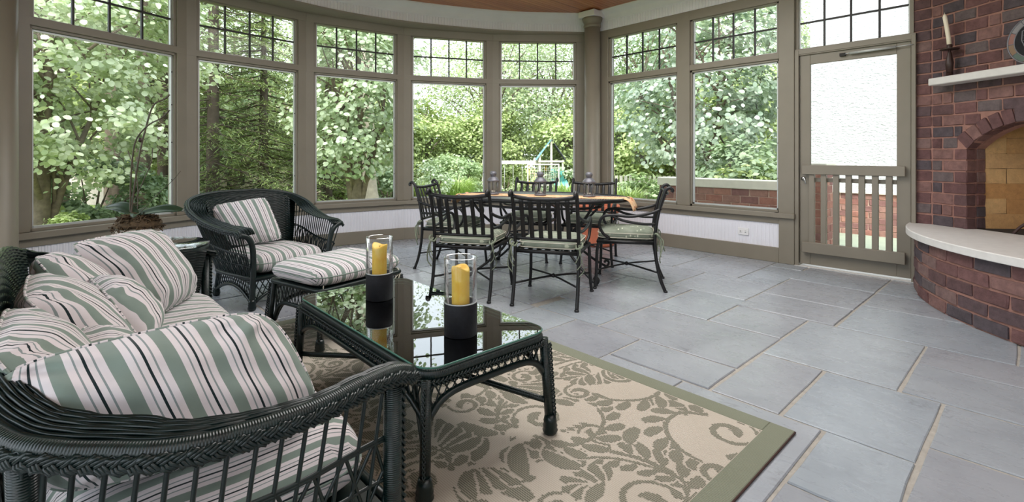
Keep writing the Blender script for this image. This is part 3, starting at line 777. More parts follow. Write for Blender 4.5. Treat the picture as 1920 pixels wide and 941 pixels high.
# jamb bricks (reveal of the opening)
for r in range(7):
    z0 = .565 + r * rh; brick(BM, fp, ff(T0, .112, 0)[:2], ff(T0, .195, 0)[:2], z0 + .002, z0 + rh - .011, .09, FA)
    brick(BM, fp, ff(T1, .012, 0)[:2], ff(T1, .142, 0)[:2], z0, z0 + rh - .013, .09, (-FA[0], -FA[1]))
mb = MB()
for a, b in zip(ts, ts[1:]):
    za, zb = zarch(a), zarch(b); mb.hexa([ff(a, .112, za), ff(b, .112, zb), ff(b, .20, zb), ff(a, .20, za), ff(a, .112, za + .1), ff(b, .112, zb + .1), ff(b, .20, zb + .1), ff(a, .20, za + .1)])
mb.build('arch_soffit', 'mortar', fp)
# firebox: splayed side walls, back, top
fbx = [(T0 - .01, .20), (T0 + .13, .72), (T1 - .13, .72), (T1 + .01, .20)]
mb = MB()
for (p, q) in zip(fbx, fbx[1:]):
    a, b = ff(*p, 0), ff(*q, 0); ux, uy = b[0] - a[0], b[1] - a[1]; l = hypot(ux, uy); o = (uy / l, -ux / l); 
    if (o[0] * (a[0] - ff(TC, .4, 0)[0]) + o[1] * (a[1] - ff(TC, .4, 0)[1])) < 0: o = (-o[0], -o[1])
    mb.prism([a[:2], b[:2], (b[0] + o[0] * .1, b[1] + o[1] * .1), (a[0] + o[0] * .1, a[1] + o[1] * .1)], .55, 1.62)
    for r in range(8):
        t = -(r % 2) * .5 * .33 / l; z0 = .567 + r * .132
        while t < 1:
            e = t + .335 / l; s_, e_ = max(0, t), min(1, e - .006 / l)
            if e_ - s_ > .05: brick(BMF, fp, (a[0] + ux * s_, a[1] + uy * s_), (a[0] + ux * e_, a[1] + uy * e_), z0, z0 + .127, .05, (-o[0], -o[1]), 'firebrick').location.xy += Vector((-o[0], -o[1])) * .006
            t = e
mb.build('firebox_lining', 'fire_mortar', fp)
mb = MB(); mb.hexa([ff(T0 - .1, .13, 1.6), ff(T1 + .1, .13, 1.6), ff(T1 + .1, .85, 1.6), ff(T0 - .1, .85, 1.6), ff(T0 - .1, .13, 1.66), ff(T1 + .1, .13, 1.66), ff(T1 + .1, .85, 1.66), ff(T0 - .1, .85, 1.66)]); mb.build('smoke_chamber', 'soot', fp)
mb = MB(); mb.hexa([ff(T0 - .05, -.03, .50), ff(T1 + .05, -.03, .50), ff(T1 + .05, .8, .50), ff(T0 - .05, .8, .50), ff(T0 - .05, .1, .566), ff(T1 + .05, .1, .566), ff(T1 + .05, .8, .566), ff(T0 - .05, .8, .566)]); mb.build('firebox_floor', 'soot', fp)
MB().prism([ff(T0 - .18, .9, 0)[:2], ff(T1 + .3, .9, 0)[:2], ff(T1 + .3, 1.0, 0)[:2], ff(T0 - .18, 1.0, 0)[:2]], 0, 3.4).build('chimney_back', 'mortar', fp)
# mantel shelf
mt = root('mantel_shelf', 'white limestone mantel shelf across the brick chimney breast', 'mantel', ff(.8, -.08, 1.84))
mb = MB(); mb.hexa([ff(.10, -.165, 1.838), ff(1.52, -.165, 1.838), ff(1.52, .0, 1.838), ff(.10, .0, 1.838), ff(.10, -.165, 1.902), ff(1.52, -.165, 1.902), ff(1.52, .0, 1.902), ff(.10, .0, 1.902)])
mb.build('slab', 'limestone', mt, mt.location, bev=.006)
# candlestick with a leaning ivory taper
cs = root('candlestick', 'dark metal candlestick holding a tall ivory candle on the mantel', 'candlestick', ff(.225, -.085, 1.902), rz=.3)
MB().lathe([(.036, 0), (.036, .006), (.026, .012), (.026, .04)], 4).build('foot', 'bronze_iron', cs)
MB().lathe([(.024, .035), (.030, .11), (.031, .125), (.012, .225), (.009, .235), (.009, .24)], 6).build('stem', 'bronze_iron', cs)
MB().lathe([(.0, .236), (.066, .240), (.070, .246), (.066, .249), (0, .246)], 24).build('drip_pan', 'bronze_iron', cs)
MB().lathe([(.02, .246), (.021, .285), (.018, .287), (.018, .26)], 16, cap=False).build('socket', 'bronze_iron', cs)
cd = MB().tube([(0, 0, .25), (-.004, .006, .33), (-.012, .02, .43), (-.018, .035, .53), (-.019, .036, .548), (-.0195, .037, .556)], [.0165, .0165, .0165, .0165, .010, .003], 14).build('candle', 'wax_white', cs)
MB().tube([(-.0195, .037, .553), (-.02, .038, .568)], .002, 5).build('wick', 'wax_white', cd)
# stained glass roundel leaning on the mantel
rd = root('stained_glass_roundel', 'round leaded stained glass panel leaning above the mantel shelf', 'ornament', ff(.865, -.06, 2.095))
def rl(x, z, d=0): a = .17; return Vector(ff(.865 + x, -.10 + (z + .19) * a * .5 - d, 2.095 + z)) - rd.location
def rring(mb, r, w=.006, n=48): mb.tube([rl(r * cos(t), r * sin(t)) for t in np.linspace(0, 2 * pi, n, endpoint=False)], w, 6, closed=True)
mb = MB(); rring(mb, .19, .007); rring(mb, .145, .005); 
for k in range(12):
    a = k * 2 * pi / 12 + .1; mb.tube([rl(.145 * cos(a), .145 * sin(a)), rl(.19 * cos(a), .19 * sin(a))], .004, 5)
hp = [(-.095, .075), (-.03, .09), (.03, .09), (.095, .075), (.095, .0), (.06, -.075), (0, -.125), (-.06, -.075), (-.095, .0)]
mb.tube([rl(*p) for p in hp], .005, 5, closed=True)
for a, b in (((-.095, .0), (.095, .0)), ((-.09, .04), (.09, .04)), ((-.06, -.075), (.05, .0)), ((0, -.125), (-.02, 0)), ((.06, -.075), (-.05, 0)), ((-.03, .04), (-.03, .09)), ((.03, .04), (.03, .09))): mb.tube([rl(*a), rl(*b)], .0035, 5)
mb.build('lead_came', 'lantern', rd)
def gl(poly): m_ = MB(); n = len(poly); m_.add([rl(*p, d=.002) for p in poly] + [rl(*p, d=-.004) for p in poly], [tuple(range(n)), tuple(range(2 * n - 1, n - 1, -1))] + [(i, (i + 1) % n, n + (i + 1) % n, n + i) for i in range(n)], None, False); return m_
for k in range(12):
    a, b = k * 2 * pi / 12 + .1, (k + 1) * 2 * pi / 12 + .1; gl([(.147 * cos(a), .147 * sin(a)), (.188 * cos(a), .188 * sin(a)), (.188 * cos((a + b) / 2), .188 * sin((a + b) / 2)), (.188 * cos(b), .188 * sin(b)), (.147 * cos(b), .147 * sin(b))]).build('glass_piece', 'stained', rd)
gl([(.144 * cos(a), .144 * sin(a)) for a in np.linspace(0, 2 * pi, 32, endpoint=False)]).build('glass_disc', 'slate', rd)
# andiron in the firebox
an = root('andiron', 'rusty bent iron andiron standing in the firebox', 'andiron', ff(.66, .12, .566))
def al(t, n, z): return Vector(ff(t, n, z)) - an.location
MB().tube(spl([al(.58, .10, .568), al(.62, .12, .63), al(.68, .14, .68), al(.76, .15, .69), al(.9, .15, .69)], 6), .011, 8).build('front_leg', 'rust_iron', an)
MB().tube(spl([al(.64, .2, .79), al(.70, .2, .74), al(.76, .2, .71), al(.90, .22, .70)], 6), .010, 8).build('log_bar', 'rust_iron', an)
MB().tube(spl([al(.9, .15, .69), al(.97, .15, .66), al(1.0, .14, .568)], 6), .011, 8).build('rear_leg', 'rust_iron', an)
MB().tube([al(.86, .15, .69), al(.86, .22, .695)], .009, 8).build('tie_bar', 'rust_iron', an)
# ================================================================ DINING SET
def make_chair():
    r = root('dining_chair', 'x', 'chair', group='black iron dining chairs around the table')
    # local: +y = the way the sitter looks; origin on the floor under the seat centre
    W, YB, YF = .262, -.25, .25
    def up(s): return spl([(s * W, -.34, 0), (s * W, -.295, .12), (s * W, -.262, .28), (s * W, -.25, .43), (s * W, -.255, .55), (s * W, -.285, .72), (s * W, -.325, .86), (s * W, -.345, .905), (s * W, -.375, .922), (s * W, -.398, .905), (s * W, -.392, .885)], 5)
    for s in (-1, 1):
        MB().tube(up(s), .015, 8).build('back_post', 'iron', r)
        lg = MB().tube(spl([(s * .285, .275, 0), (s * .272, .262, .15), (s * .268, .255, .35), (s * .262, .235, .435)], 5), .0145, 8).build('front_leg', 'iron', r)
        MB().lathe([(.018, 0), (.019, .012), (.013, .018)], 10, (s * .285, .275, 0)).build('foot', 'iron', lg)
        mb = MB()
        mb.tube(spl([(s * W, -.30, .735), (s * (W + .02), -.22, .70), (s * (W + .03), -.05, .665), (s * (W + .03), .10, .672), (s * (W + .025), .20, .655), (s * (W + .015), .235, .58), (s * (W + .01), .20, .50), (s * W, .15, .46), (s * W, .20, .435)], 5), .0135, 8)
        mb.tube(spl([(s * W, -.265, .60), (s * (W + .02), -.14, .60), (s * (W + .03), .02, .625), (s * (W + .03), .12, .665)], 5), .0125, 8)
        mb.build('arm', 'iron', r)
        MB().lathe([(.018, 0), (.019, .012), (.013, .018)], 10, (s * W, -.34, 0)).build('foot', 'iron', r)
        mb = MB()
        for k in range(3):
            a = random.uniform(-.5, .5); mb.tube(spl([(s * W, -.26, .50), (s * (W + .02), -.28 - .02 * k, .49 - .02 * k), (s * (W + .01 + .02 * k), -.30 + .03 * a, .42 - .05 * k), (s * (W - .02 + .015 * k), -.31 + .05 * a, .36 - .05 * k)], 4), .006, 5, flat=.4)
        mb.tube(spl([(s * (W - .01), -.245, .50), (s * (W + .03), -.26, .52), (s * (W + .03), -.29, .49), (s * (W - .01), -.285, .475), (s * (W - .02), -.25, .50)], 4), .008, 6)
        mb.build('tie', 'tie', r)
    def sag(x): return .022 * (1 - (x / W) ** 2)
    MB().tube([(x, -.335 - .03 * (1 - (x / W) ** 2), .882 - sag(x)) for x in np.linspace(-W, W, 13)], .0165, 8).build('top_rail', 'iron', r)
    MB().tube([(x, -.252 - .012 * (1 - (x / W) ** 2), .535) for x in np.linspace(-W, W, 7)], .0135, 8).build('lower_rail', 'iron', r)
    for k in range(6):
        x = -W + (k + 1) * 2 * W / 7; q = 1 - (x / W) ** 2
        p = spl([(x, -.253 - .012 * q, .525), (x, -.285 - .02 * q, .70), (x, -.333 - .03 * q, .885 - sag(x))], 4)
        MB().tube(p, .0185, 8, flat=.3).build('slat', 'iron', r)
    mb = MB(); mb.tube([(-W, YB, .43), (W, YB, .43), (.268, YF, .43), (-.268, YF, .43)], .0165, 8, closed=True)
    mb.build('seat_frame', 'iron', r)
    mb = MB()
    for k in range(7): x = -W + (k + .5) * 2 * W / 7; mb.box((x, 0, .437), (.036, .5, .006))
    mb.build('seat_strap', 'iron', r)
    st = MB(); st.tube(spl([(-.262, -.28, .17), (0, 0, .185), (.272, .26, .17)], 6), .0085, 7); st.tube(spl([(.262, -.28, .17), (0, 0, .185), (-.272, .26, .17)], 6), .008, 7)
    so = st.build('stretcher', 'iron', r); MB().lathe([(0, -.02), (.017, -.012), (.02, 0), (.017, .012), (0, .02)], 12, (0, 0, .185)).build('knob', 'iron', so)
    cu = cushion_box((0, .005, .482), (.50, .50, .085), .022, 'x', .2).build('seat_cushion', 'sage', r)
    mb = MB()
    for z in (.462, .502): mb.tube([(.246 * np.sign(c) * abs(c) ** .25, .005 + .251 * np.sign(s) * abs(s) ** .25, z) for c, s in ((cos(a), sin(a)) for a in np.linspace(0, 2 * pi, 64, endpoint=False))], .004, 5, closed=True)
    mb.build('piping', 'piping', cu)
    return r

def cushion_box(c, d, puff, axis, period, n=14, e=.22, wob=0.0, seed=1):
    """soft box: rounded plan and edges, crowned top; UV.x counts stripes across `axis`"""
    r = random.Random(seed); ph = [r.uniform(0, 6) for _ in range(6)]
    mb = MB(); hx, hy, hz = d[0] / 2, d[1] / 2, d[2] / 2
    def sg(t, p): return math.copysign(abs(t) ** p, t)
    prof = [(0, 1), (.25, 1), (.5, .985), (.7, .95), (.84, .86), (.93, .66), (.98, .36), (1, 0), (.98, -.36), (.93, -.66), (.84, -.86), (.6, -.97), (.3, -1), (0, -1)]
    N = 56; vs = []; uv = []; arc = []
    L = 0
    for i, (q, h) in enumerate(prof):
        if i: L += hypot((q - prof[i - 1][0]) * hx, (h - prof[i - 1][1]) * hz)
        for k in range(N):
            a = 2 * pi * k / N; x, y = sg(cos(a), e * 1.6) * hx * q, sg(sin(a), e * 1.6) * hy * q
            rr = min(1, max(abs(x / hx), abs(y / hy))); crown = puff * (1 - rr ** 2.2) * (1 if h > 0 else .3)
            z = h * hz + (crown if h > 0 else -crown)
            if wob: z += wob * (sin(x * 19 + ph[0]) * sin(y * 15 + ph[1])) * (1 if h > 0 else .3)
            vs.append((c[0] + x, c[1] + y, c[2] + z))
            if axis == 'x': s_ = x + (0 if abs(x) < hx * .9 else math.copysign((1 - h) * hz, x))
            else: s_ = y + (0 if abs(y) < hy * .9 else math.copysign((1 - h) * hz, y))
            uv.append((s_ / period + 10, L))
    m = len(prof)
    fs = [(i * N + k, i * N + (k + 1) % N, (i + 1) * N + (k + 1) % N, (i + 1) * N + k) for i in range(m - 1) for k in range(N)]
    return mb.add(vs, [f[::-1] for f in fs], uv, True)

TB = (3.70, 3.55); TL = (.49, -.872); TW = (.872, .49)
def tp(l, w_, z=0): return (TB[0] + TL[0] * l + TW[0] * w_, TB[1] + TL[1] * l + TW[1] * w_, z)
ROTW = atan2(TW[1], TW[0]) - pi / 2    # sitter looks along +TW
chair0 = make_chair()
# (x, y, heading, label)
seats = [(3.12, 2.84, ROTW, 'black iron dining chair with its back to the coffee table, the one nearer the door'),
         (2.76, 3.48, ROTW + .03, 'black iron dining chair with its back to the coffee table, the one nearer the armchair'),
         (3.985, 2.69, atan2(TL[1], TL[0]) + pi / 2 + .06, 'black iron armchair pulled out at the door end of the dining table'),
         (3.22, 4.40, atan2(TL[1], TL[0]) - pi / 2, 'black iron dining chair at the far end of the table by the curved windows'),
         (4.16, 4.18, ROTW + pi, 'black iron dining chair on the window side, before the playset view'),
         (4.52, 3.55, ROTW + pi, 'black iron dining chair on the window side, in front of the round column')]
for i, (x, y, rz, lab) in enumerate(seats):
    if i == 0: chair0.location = (x, y, 0); chair0.rotation_euler = (0, 0, rz); chair0['label'] = lab
    else: dup(chair0, (x, y, 0), rz, lab)

# table: oval steel top of bars in a black rim, four scrolled legs
tb = root('dining_table', 'oval black iron dining table with a mesh top and scrolled legs', 'table', (*TB, 0), rz=atan2(TL[1], TL[0]))
A_, B_, ZT = .89, .56, .785
mb = MB(); el = [(A_ * cos(a), B_ * sin(a), ZT - .008) for a in np.linspace(0, 2 * pi, 80, endpoint=False)]
mb.tube(el, .019, 8, closed=True); mb.prism([(p[0] * .985, p[1] * .98) for p in el], ZT - .03, ZT - .026) if 0 else None
mb.build('rim', 'iron', tb)
mb = MB(); k = -.88
while k < .88:
    h = B_ * sqrt(max(0, 1 - (k / A_) ** 2)) - .006
    mb.hexa([(k - .007, -h, ZT - .008), (k + .007, -h, ZT - .008), (k + .007, h, ZT - .008), (k - .007, h, ZT - .008), (k - .007, -h, ZT), (k + .007, -h, ZT), (k + .007, h, ZT), (k - .007, h, ZT)]); k += .022
k = -.54
while k < .55:
    h = A_ * sqrt(max(0, 1 - (k / B_) ** 2)) - .006
    mb.box((0, k, ZT - .009), (2 * h, .006, .006)); k += .04
mb.build('mesh_top', 'table_steel', tb, kind='stuff')
MB().tube([(p[0] * .72, p[1] * .72, .70) for p in el], .012, 8, closed=True).build('apron_ring', 'iron', tb)
for sx_, sy_ in ((1, 1), (1, -1), (-1, 1), (-1, -1)):
    X, Y = sx_ * .55, sy_ * .34
    mb = MB()
    mb.tube(spl([(X * 1.12, Y * 1.12, .765), (X * .95, Y * .95, .62), (X * .62, Y * .62, .42), (X * .58, Y * .58, .30), (X * .85, Y * .85, .14), (X * 1.10, Y * 1.10, .035), (X * 1.17, Y * 1.17, .03), (X * 1.19, Y * 1.19, .065), (X * 1.14, Y * 1.14, .085), (X * 1.11, Y * 1.11, .06)], 6), .013, 8)
    mb.lathe([(0, 0), (.018, .004), (.022, .014), (.018, .024), (0, .028)], 10, (X * 1.14, Y * 1.14, .0))
    mb.build('leg', 'iron', tb)
mb = MB(); mb.tube([(p[0] * .37, p[1] * .36, .36) for p in el], .011, 8, closed=True); mb.tube([(p[0] * .37, p[1] * .36, .40) for p in el], .008, 8, closed=True); mb.build('lower_ring', 'iron', tb)

# runner
rn = MB(); path = [(-.95, .70), (-.93, .745), (-.90, .787)] + [(x, ZT + .0035) for x in np.linspace(-.87, .85, 30)] + [(.885, ZT + .002), (.915, ZT - .015), (.94, ZT - .06), (.955, ZT - .11)]
def rfn(u, v):
    i = u * (len(path) - 1); j = min(int(i), len(path) - 2); f = i - j; x = path[j][0] + (path[j + 1][0] - path[j][0]) * f; z = path[j][1] + (path[j + 1][1] - path[j][1]) * f
    return (x + (.02 * sin(v * 7) if x > .88 else 0), -.15 + v * .30 + (.008 * sin(x * 9)), z + (.0 if abs(x) < .87 else .01 * sin(v * 9)))
rn.grid(rfn, 80, 12)
rno = rn.build('table_runner', 'runner'); rno.location = (*TB, 0); rno.rotation_euler = (0, 0, atan2(TL[1], TL[0]) - .03)
so = rno.modifiers.new('thick', 'SOLIDIFY'); so.thickness = .003; so.offset = 1
tag(rno, 'orange patterned runner laid along the dining table, one end hanging down', 'table runner')

# lanterns
def make_lantern():
    r = root('lantern', 'x', 'lantern', group='grey metal lanterns on the runner')
    MB().lathe([(.058, 0), (.062, .004), (.062, .016), (.056, .022), (0, .022)], 24).build('base', 'lantern', r)
    mb = MB()
    for k in range(8): a = k * pi / 4; mb.tube([(.055 * cos(a), .055 * sin(a), .02), (.055 * cos(a), .055 * sin(a), .145)], .0035, 6)
    mb.tube([(.056 * cos(a), .056 * sin(a), .03) for a in np.linspace(0, 2 * pi, 24, endpoint=False)], .003, 5, closed=True)
    mb.build('cage', 'lantern', r)
    MB().lathe([(.050, .022), (.050, .145)], 24, cap=False).build('glass_cylinder', 'clear_glass', r)
    MB().lathe([(.066, .140), (.068, .148), (.060, .160), (.048, .176), (.030, .188), (.027, .192)], 24).build('domed_roof', 'lantern', r)
    MB().lathe([(.027, .19), (.030, .20), (.036, .215), (.038, .228), (.030, .240), (.018, .248), (0, .25)], 20).build('vent_cap', 'lantern', r)
    MB().tube([(.03, 0, .235), (.06, .01, .246), (.075, .012, .242)], .0035, 6).build('hanging_ring', 'lantern', r)
    MB().lathe([(.02, .022), (.02, .04), (0, .04)], 14).build('tea_light', 'wax_white', r)
    return r
ln = make_lantern()
for i, (l, rz, lab) in enumerate(((-.52, 1.0, 'grey metal lantern at the far left end of the orange runner'), (0, 2.2, 'grey metal lantern in the middle of the dining table'), (.505, .6, 'grey metal lantern nearest the hanging end of the runner'))):
    p = tp(l, 0.0, ZT + .008)
    if i == 0: ln.location = p; ln.rotation_euler = (0, 0, rz); ln['label'] = lab
    else: dup(ln, p, rz, lab)

# terracotta pot behind the table
pt = root('terracotta_pot', 'large terracotta pot on the floor behind the dining table by the column', 'pot', (5.40, 4.10, 0))
MB().lathe([(.20, 0), (.215, .02), (.215, .05), (.205, .055), (.25, .42), (.255, .44)], 36).build('body', 'terracotta', pt)
MB().lathe([(.255, .44), (.285, .45), (.29, .47), (.29, .54), (.28, .55), (.255, .55), (.25, .50), (0, .49)], 36).build('rim', 'terracotta', pt)
# ================================================================ WICKER SEATING, COFFEE TABLE, RUG
def nrm(fn, u, v, e=.01):
    a = Vector(fn(min(1, u + e), v)) - Vector(fn(max(0, u - e), v)); b = Vector(fn(u, min(1, v + e))) - Vector(fn(u, max(0, v - e)))
    n = a.cross(b); return n.normalized() if n.length > 1e-9 else Vector((0, 0, 1))
def stakes(mb, fn, us, r, v0=0, v1=1, seg=8, n=5):
    for u in us: mb.tube([fn(u, v0 + (v1 - v0) * k / seg) for k in range(seg + 1)], r, n, cap=False)
def diags(mb, fn, count, slope, r, v0=0, v1=1, seg=8, n=5):
    for sg in (1, -1):
        for k in range(-int(slope * count) - 1, count + int(slope * count) + 2):
            p = []
            for j in range(seg + 1):
                t = j / seg; u = k / count + sg * slope * t
                if -1e-6 <= u <= 1 + 1e-6: p.append(Vector(fn(min(1, max(0, u)), v0 + (v1 - v0) * t)) )
            if len(p) > 1: mb.tube(p, r, n, cap=False)
def woven(mb, fn, rows, r, waves, v0=0, v1=1, seg=None, n=4, amp=.8):
    seg = seg or waves * 3
    for i in range(rows):
        v = v0 + (v1 - v0) * (i + .5) / rows
        mb.tube([Vector(fn(k / seg, v)) + nrm(fn, k / seg, v) * (r * amp * sin(pi * (waves * k / seg + i))) for k in range(seg + 1)], r, n, cap=False)
def row(mb, fn, v, r, seg, n=6): mb.tube([fn(k / seg, v) for k in range(seg + 1)], r, n)
def foot(mb, x, y, r=.034, h=.085, z0=0): mb.lathe([(r * .75, z0), (r * .95, z0 + .008), (r * 1.05, h * .3), (r * .9, h * .42), (r * 1.0, h * .5), (r * .86, h * .62), (r * .92, h * .7), (r * .7, h)], 14, (x, y, 0))

def shell(r, rim, base, band_dir, band_w, band_up, off=(0, 0, 0), step=.02, stake=.05, solid=(), zone=.42, rim_R=.018, sd=.0055, plain=()):
    """wrapped and braided rim, woven roll inside it, open lattice of reeds below it, solid woven stretches where `solid` says"""
    P = resample(spl(rim, 10), step); n = len(P) - 1; L = sum((P[i + 1] - P[i]).length for i in range(n))
    Bq = resample(spl(base, 10), step); nb_ = len(Bq) - 1
    F = frames(P)
    def rp_(u): x = min(1, max(0, u)) * n; j = min(int(x), n - 1); return P[j].lerp(P[j + 1], x - j)
    def bp(u): x = min(1, max(0, u)) * nb_; j = min(int(x), nb_ - 1); return Bq[j].lerp(Bq[j + 1], x - j)
    def inw(u): j = min(n, int(round(u * n))); s_ = F[j][1] * band_dir; return Vector((s_.x, s_.y, 0)).normalized()
    def band(u, v):      # v 0 at the rim, 1 inside: a soft roll
        w_ = band_w(u) if callable(band_w) else band_w; h_ = band_up(u) if callable(band_up) else band_up
        return rp_(u) + inw(u) * (.012 + w_ * v) + Vector((0, 0, h_ * sin(v * pi * .62) + .008))
    def outer(u, v): return (rp_(u) + inw(u) * .025 + Vector((0, 0, -.012))).lerp(bp(u), v)
    def inner(u, v): return Vector(band(u, 1)).lerp(bp(u) + inw(u) * .03 + Vector((0, 0, .10)), v)
    mb = MB(); mb.tube([p + Vector((0, 0, .006)) + F[i][1] * band_dir * .006 for i, p in enumerate(P)], rim_R * 1.1, 9); mb.build('wrapped_rim', 'wicker', r, off)
    mb = MB(); braid(mb, [p - F[i][1] * band_dir * rim_R * .85 - Vector((0, 0, rim_R * .35)) for i, p in enumerate(P)], rim_R * .74, .080, rim_R * .50, 5, True)
    mb.build('braided_rim', 'strand', r, off)
    mb = MB(); m = int(L / .03)
    mb.grid(lambda u, v: Vector(band(u, v)) - Vector((0, 0, .005)), m, 4)
    mb.build('roll_lining', 'strand', r, off)
    mb = MB(); woven(mb, band, 10, .0046, int(L / .075), seg=int(L / .075) * 5, amp=.4); mb.build('woven_roll', 'strand', r, off, kind='stuff')
    mb = MB(); ns = int(L / stake)
    inside = lambda u, S: any(a <= u <= b for a, b in S)
    us = [(k + .5) / ns for k in range(ns)]
    stakes(mb, outer, [u for u in us if not inside(u, solid)], sd, 0, 1)
    # twined rows and the crossed lower zone
    cnt = int(L / (stake * 1.7))
    def sub(a, b): return lambda u, v: outer(a + (b - a) * u, v)
    free = []; c = 0.0
    for a, b in sorted(solid): free.append((c, a)); c = b
    free.append((c, 1.0))
    for a, b in free:
        if b - a < .02: continue
        f = sub(a, b); ln = L * (b - a)
        diags(mb, f, max(2, int(ln / (stake * 1.6))), .11 / ln, sd * .9, zone, 1)
        for v in (zone, zone + .02, .72, .97): row(mb, f, v, sd * .95, max(6, int(ln / .03)))
    mb.build('reed_lattice', 'strand', r, off, kind='stuff')
    for a, b in solid:
        f = lambda u, v, a=a, b=b: inner(a + (b - a) * u, v); ln = L * (b - a); g = lambda u, v, a=a, b=b: outer(a + (b - a) * u, v)
        mb = MB(); woven(mb, f, 42, .006, max(4, int(ln / .05)), seg=max(4, int(ln / .05)) * 4, amp=.4); mb.grid(lambda u, v: Vector(f(u, v)) - nrm(f, u, v) * .002, max(6, int(ln / .04)), 10)
        woven(mb, g, 30, .0062, max(4, int(ln / .06)), seg=max(4, int(ln / .06)) * 3, amp=.4); mb.grid(g, max(6, int(ln / .04)), 10)
        mb.build('woven_back', 'strand', r, off, kind='stuff')
    mb = MB(); mb.tube(Bq, .017, 8); mb.build('base_rail', 'wicker', r, off)
    return outer

STP = .092
def pillow(name, C, T, label, group=None, stripe_period=STP, phase=0., seed=0, pinch=.04, rnd=.10, wr=.011, n=48, tilt=0., along='v', rootless=False, parent=None):
    TL_, TR_, BR_, BL_ = [Vector(c) for c in C]; ctr = (TL_ + TR_ + BR_ + BL_) / 4; rr = random.Random(seed); ph = [rr.uniform(0, 6.28) for _ in range(8)]
    W = ((TR_ - TL_).length + (BR_ - BL_).length) / 2; H = ((BL_ - TL_).length + (BR_ - TR_).length) / 2
    N = (TR_ - TL_).cross(BL_ - TL_).normalized()
    def base(u, v):
        a = 2 * u - 1; b = 2 * v - 1
        pu = 1 - pinch * (1 - b * b) * abs(a) ** 3 * 1.0; pv = 1 - pinch * (1 - a * a) * abs(b) ** 3 * 1.0
        cr = 1 - rnd * abs(a * b) ** 3; uu, vv = .5 + a * pu * cr / 2, .5 + b * pv * cr / 2
        return TL_.lerp(TR_, uu).lerp(BL_.lerp(BR_, uu), vv)
    def h(u, v):
        a = abs(2 * u - 1); b = abs(2 * v - 1); e = (max(0, 1 - a ** 2.6) * max(0, 1 - b ** 2.6)) ** .62
        edge = (1 - e)
        w_ = wr * (sin(9 * u + 4 * v + ph[0]) * sin(7 * v - 5 * u + ph[1]) + .6 * sin(17 * u - 9 * v + ph[2]) * sin(13 * v + 5 * u + ph[5]) + .35 * sin(31 * u + 13 * v + ph[3])) * min(1, e * 2.2)
        fold = 0
        for q, (cu, cv) in enumerate(((0, 0), (1, 0), (1, 1), (0, 1))):
            du, dv = u - cu, v - cv; rr_ = hypot(du, dv); th = atan2(abs(dv), abs(du)); fold += .6 * math.exp(-(rr_ / .34) ** 2) * sin(11 * th + ph[(q + 3) % 8]) * min(1, rr_ * 6)
        return e * T + (w_ * (.4 + .6 * edge) + fold * wr * 1.1) * min(1, e * 3)
    def uvf(u, v):
        s_ = (u * W if along == 'v' else v * H) / stripe_period + phase + tilt * ((v if along == 'v' else u) - .5)
        return (s_ + 20 + .10 * sin(3.2 * v + ph[4]) + .05 * sin(6 * u + 3 * v + ph[2]), v)
    mb = MB()
    for sg in (1, -1): mb.grid(lambda u, v: base(u, v) + N * (sg * h(u, v)), n, n, uvf, flip=sg < 0)
    if parent: r = parent
    elif rootless: r = None
    else: r = root(name, label, 'pillow', ctr, group=group)
    off = r.location if r else ctr
    o = mb.build('cover' if not parent else name, 'stripe', r, off)
    edge = [base(t, 0) for t in np.linspace(0, 1, 20)] + [base(1, t) for t in np.linspace(0, 1, 20)][1:] + [base(1 - t, 1) for t in np.linspace(0, 1, 20)][1:] + [base(0, 1 - t) for t in np.linspace(0, 1, 20)][1:-1]
    sm = MB(); sm.tube(edge, .0042, 6, closed=True); sm.uv = [(20.02 + l * 10.87, 0) for (_, l) in sm.uv]
    sm.build('seam', 'stripe', r, off)
    return r

# ---------------------------------------------------------------- sofa
sf = root('wicker_sofa', 'dark green wicker sofa with striped seat cushions in the near corner', 'sofa', (.25, 2.3, 0))
SO = sf.location
s_rim = [(.725, 1.18, .600), (.664, 1.168, .622), (.56, 1.145, .626), (.445, 1.122, .622), (.35, 1.118, .622), (.29, 1.122, .622), (.207, 1.13, .625), (.134, 1.155, .63), (.063, 1.20, .638), (-.006, 1.243, .65), (-.07, 1.31, .664), (-.135, 1.45, .70), (-.175, 1.68, .77), (-.185, 2.0, .815), (-.185, 2.3, .84), (-.18, 2.65, .825), (-.155, 2.95, .775), (-.08, 3.16, .72), (.06, 3.33, .665), (.25, 3.42, .64), (.45, 3.45, .63), (.62, 3.445, .625), (.725, 3.43, .60)]
s_base = [(.665, 1.20, .235), (.5, 1.19, .235), (.3, 1.185, .235), (.12, 1.21, .235), (-.02, 1.30, .235), (-.06, 1.45, .235), (-.10, 1.7, .235), (-.11, 2.0, .235), (-.11, 2.3, .235), (-.11, 2.65, .235), (-.09, 2.95, .235), (-.03, 3.2, .235), (.12, 3.38, .235), (.3, 3.41, .235), (.5, 3.42, .235), (.665, 3.42, .235)]
sst = lambda a, b, x: (lambda t: t * t * (3 - 2 * t))(min(1, max(0, (x - a) / (b - a))))
s_outer = shell(sf, s_rim, s_base, 1, lambda u: .022 + .06 * sst(.06, .20, u) - .035 * sst(.26, .36, u) + .05 * sst(.72, .82, u), lambda u: .012 + .012 * sst(.08, .2, u), SO, solid=((.36, .70), (.76, .985)), stake=.055)
for (x, y, z) in ((.668, 1.19, .61), (.668, 3.425, .61)):
    mb = MB(); mb.tube([(x, y, .05), (x, y, .3), (x, y, z)], .025, 12); mb.build('front_post', 'wicker', sf, SO)
    mb = MB(); braid(mb, [(x + .026, y - .002, .07), (x + .026, y - .002, .3), (x + .026, y - .002, z - .02)], .012, .06, .005); foot(mb, x, y, z0=.012); mb.build('post_braid', 'strand', sf, SO)
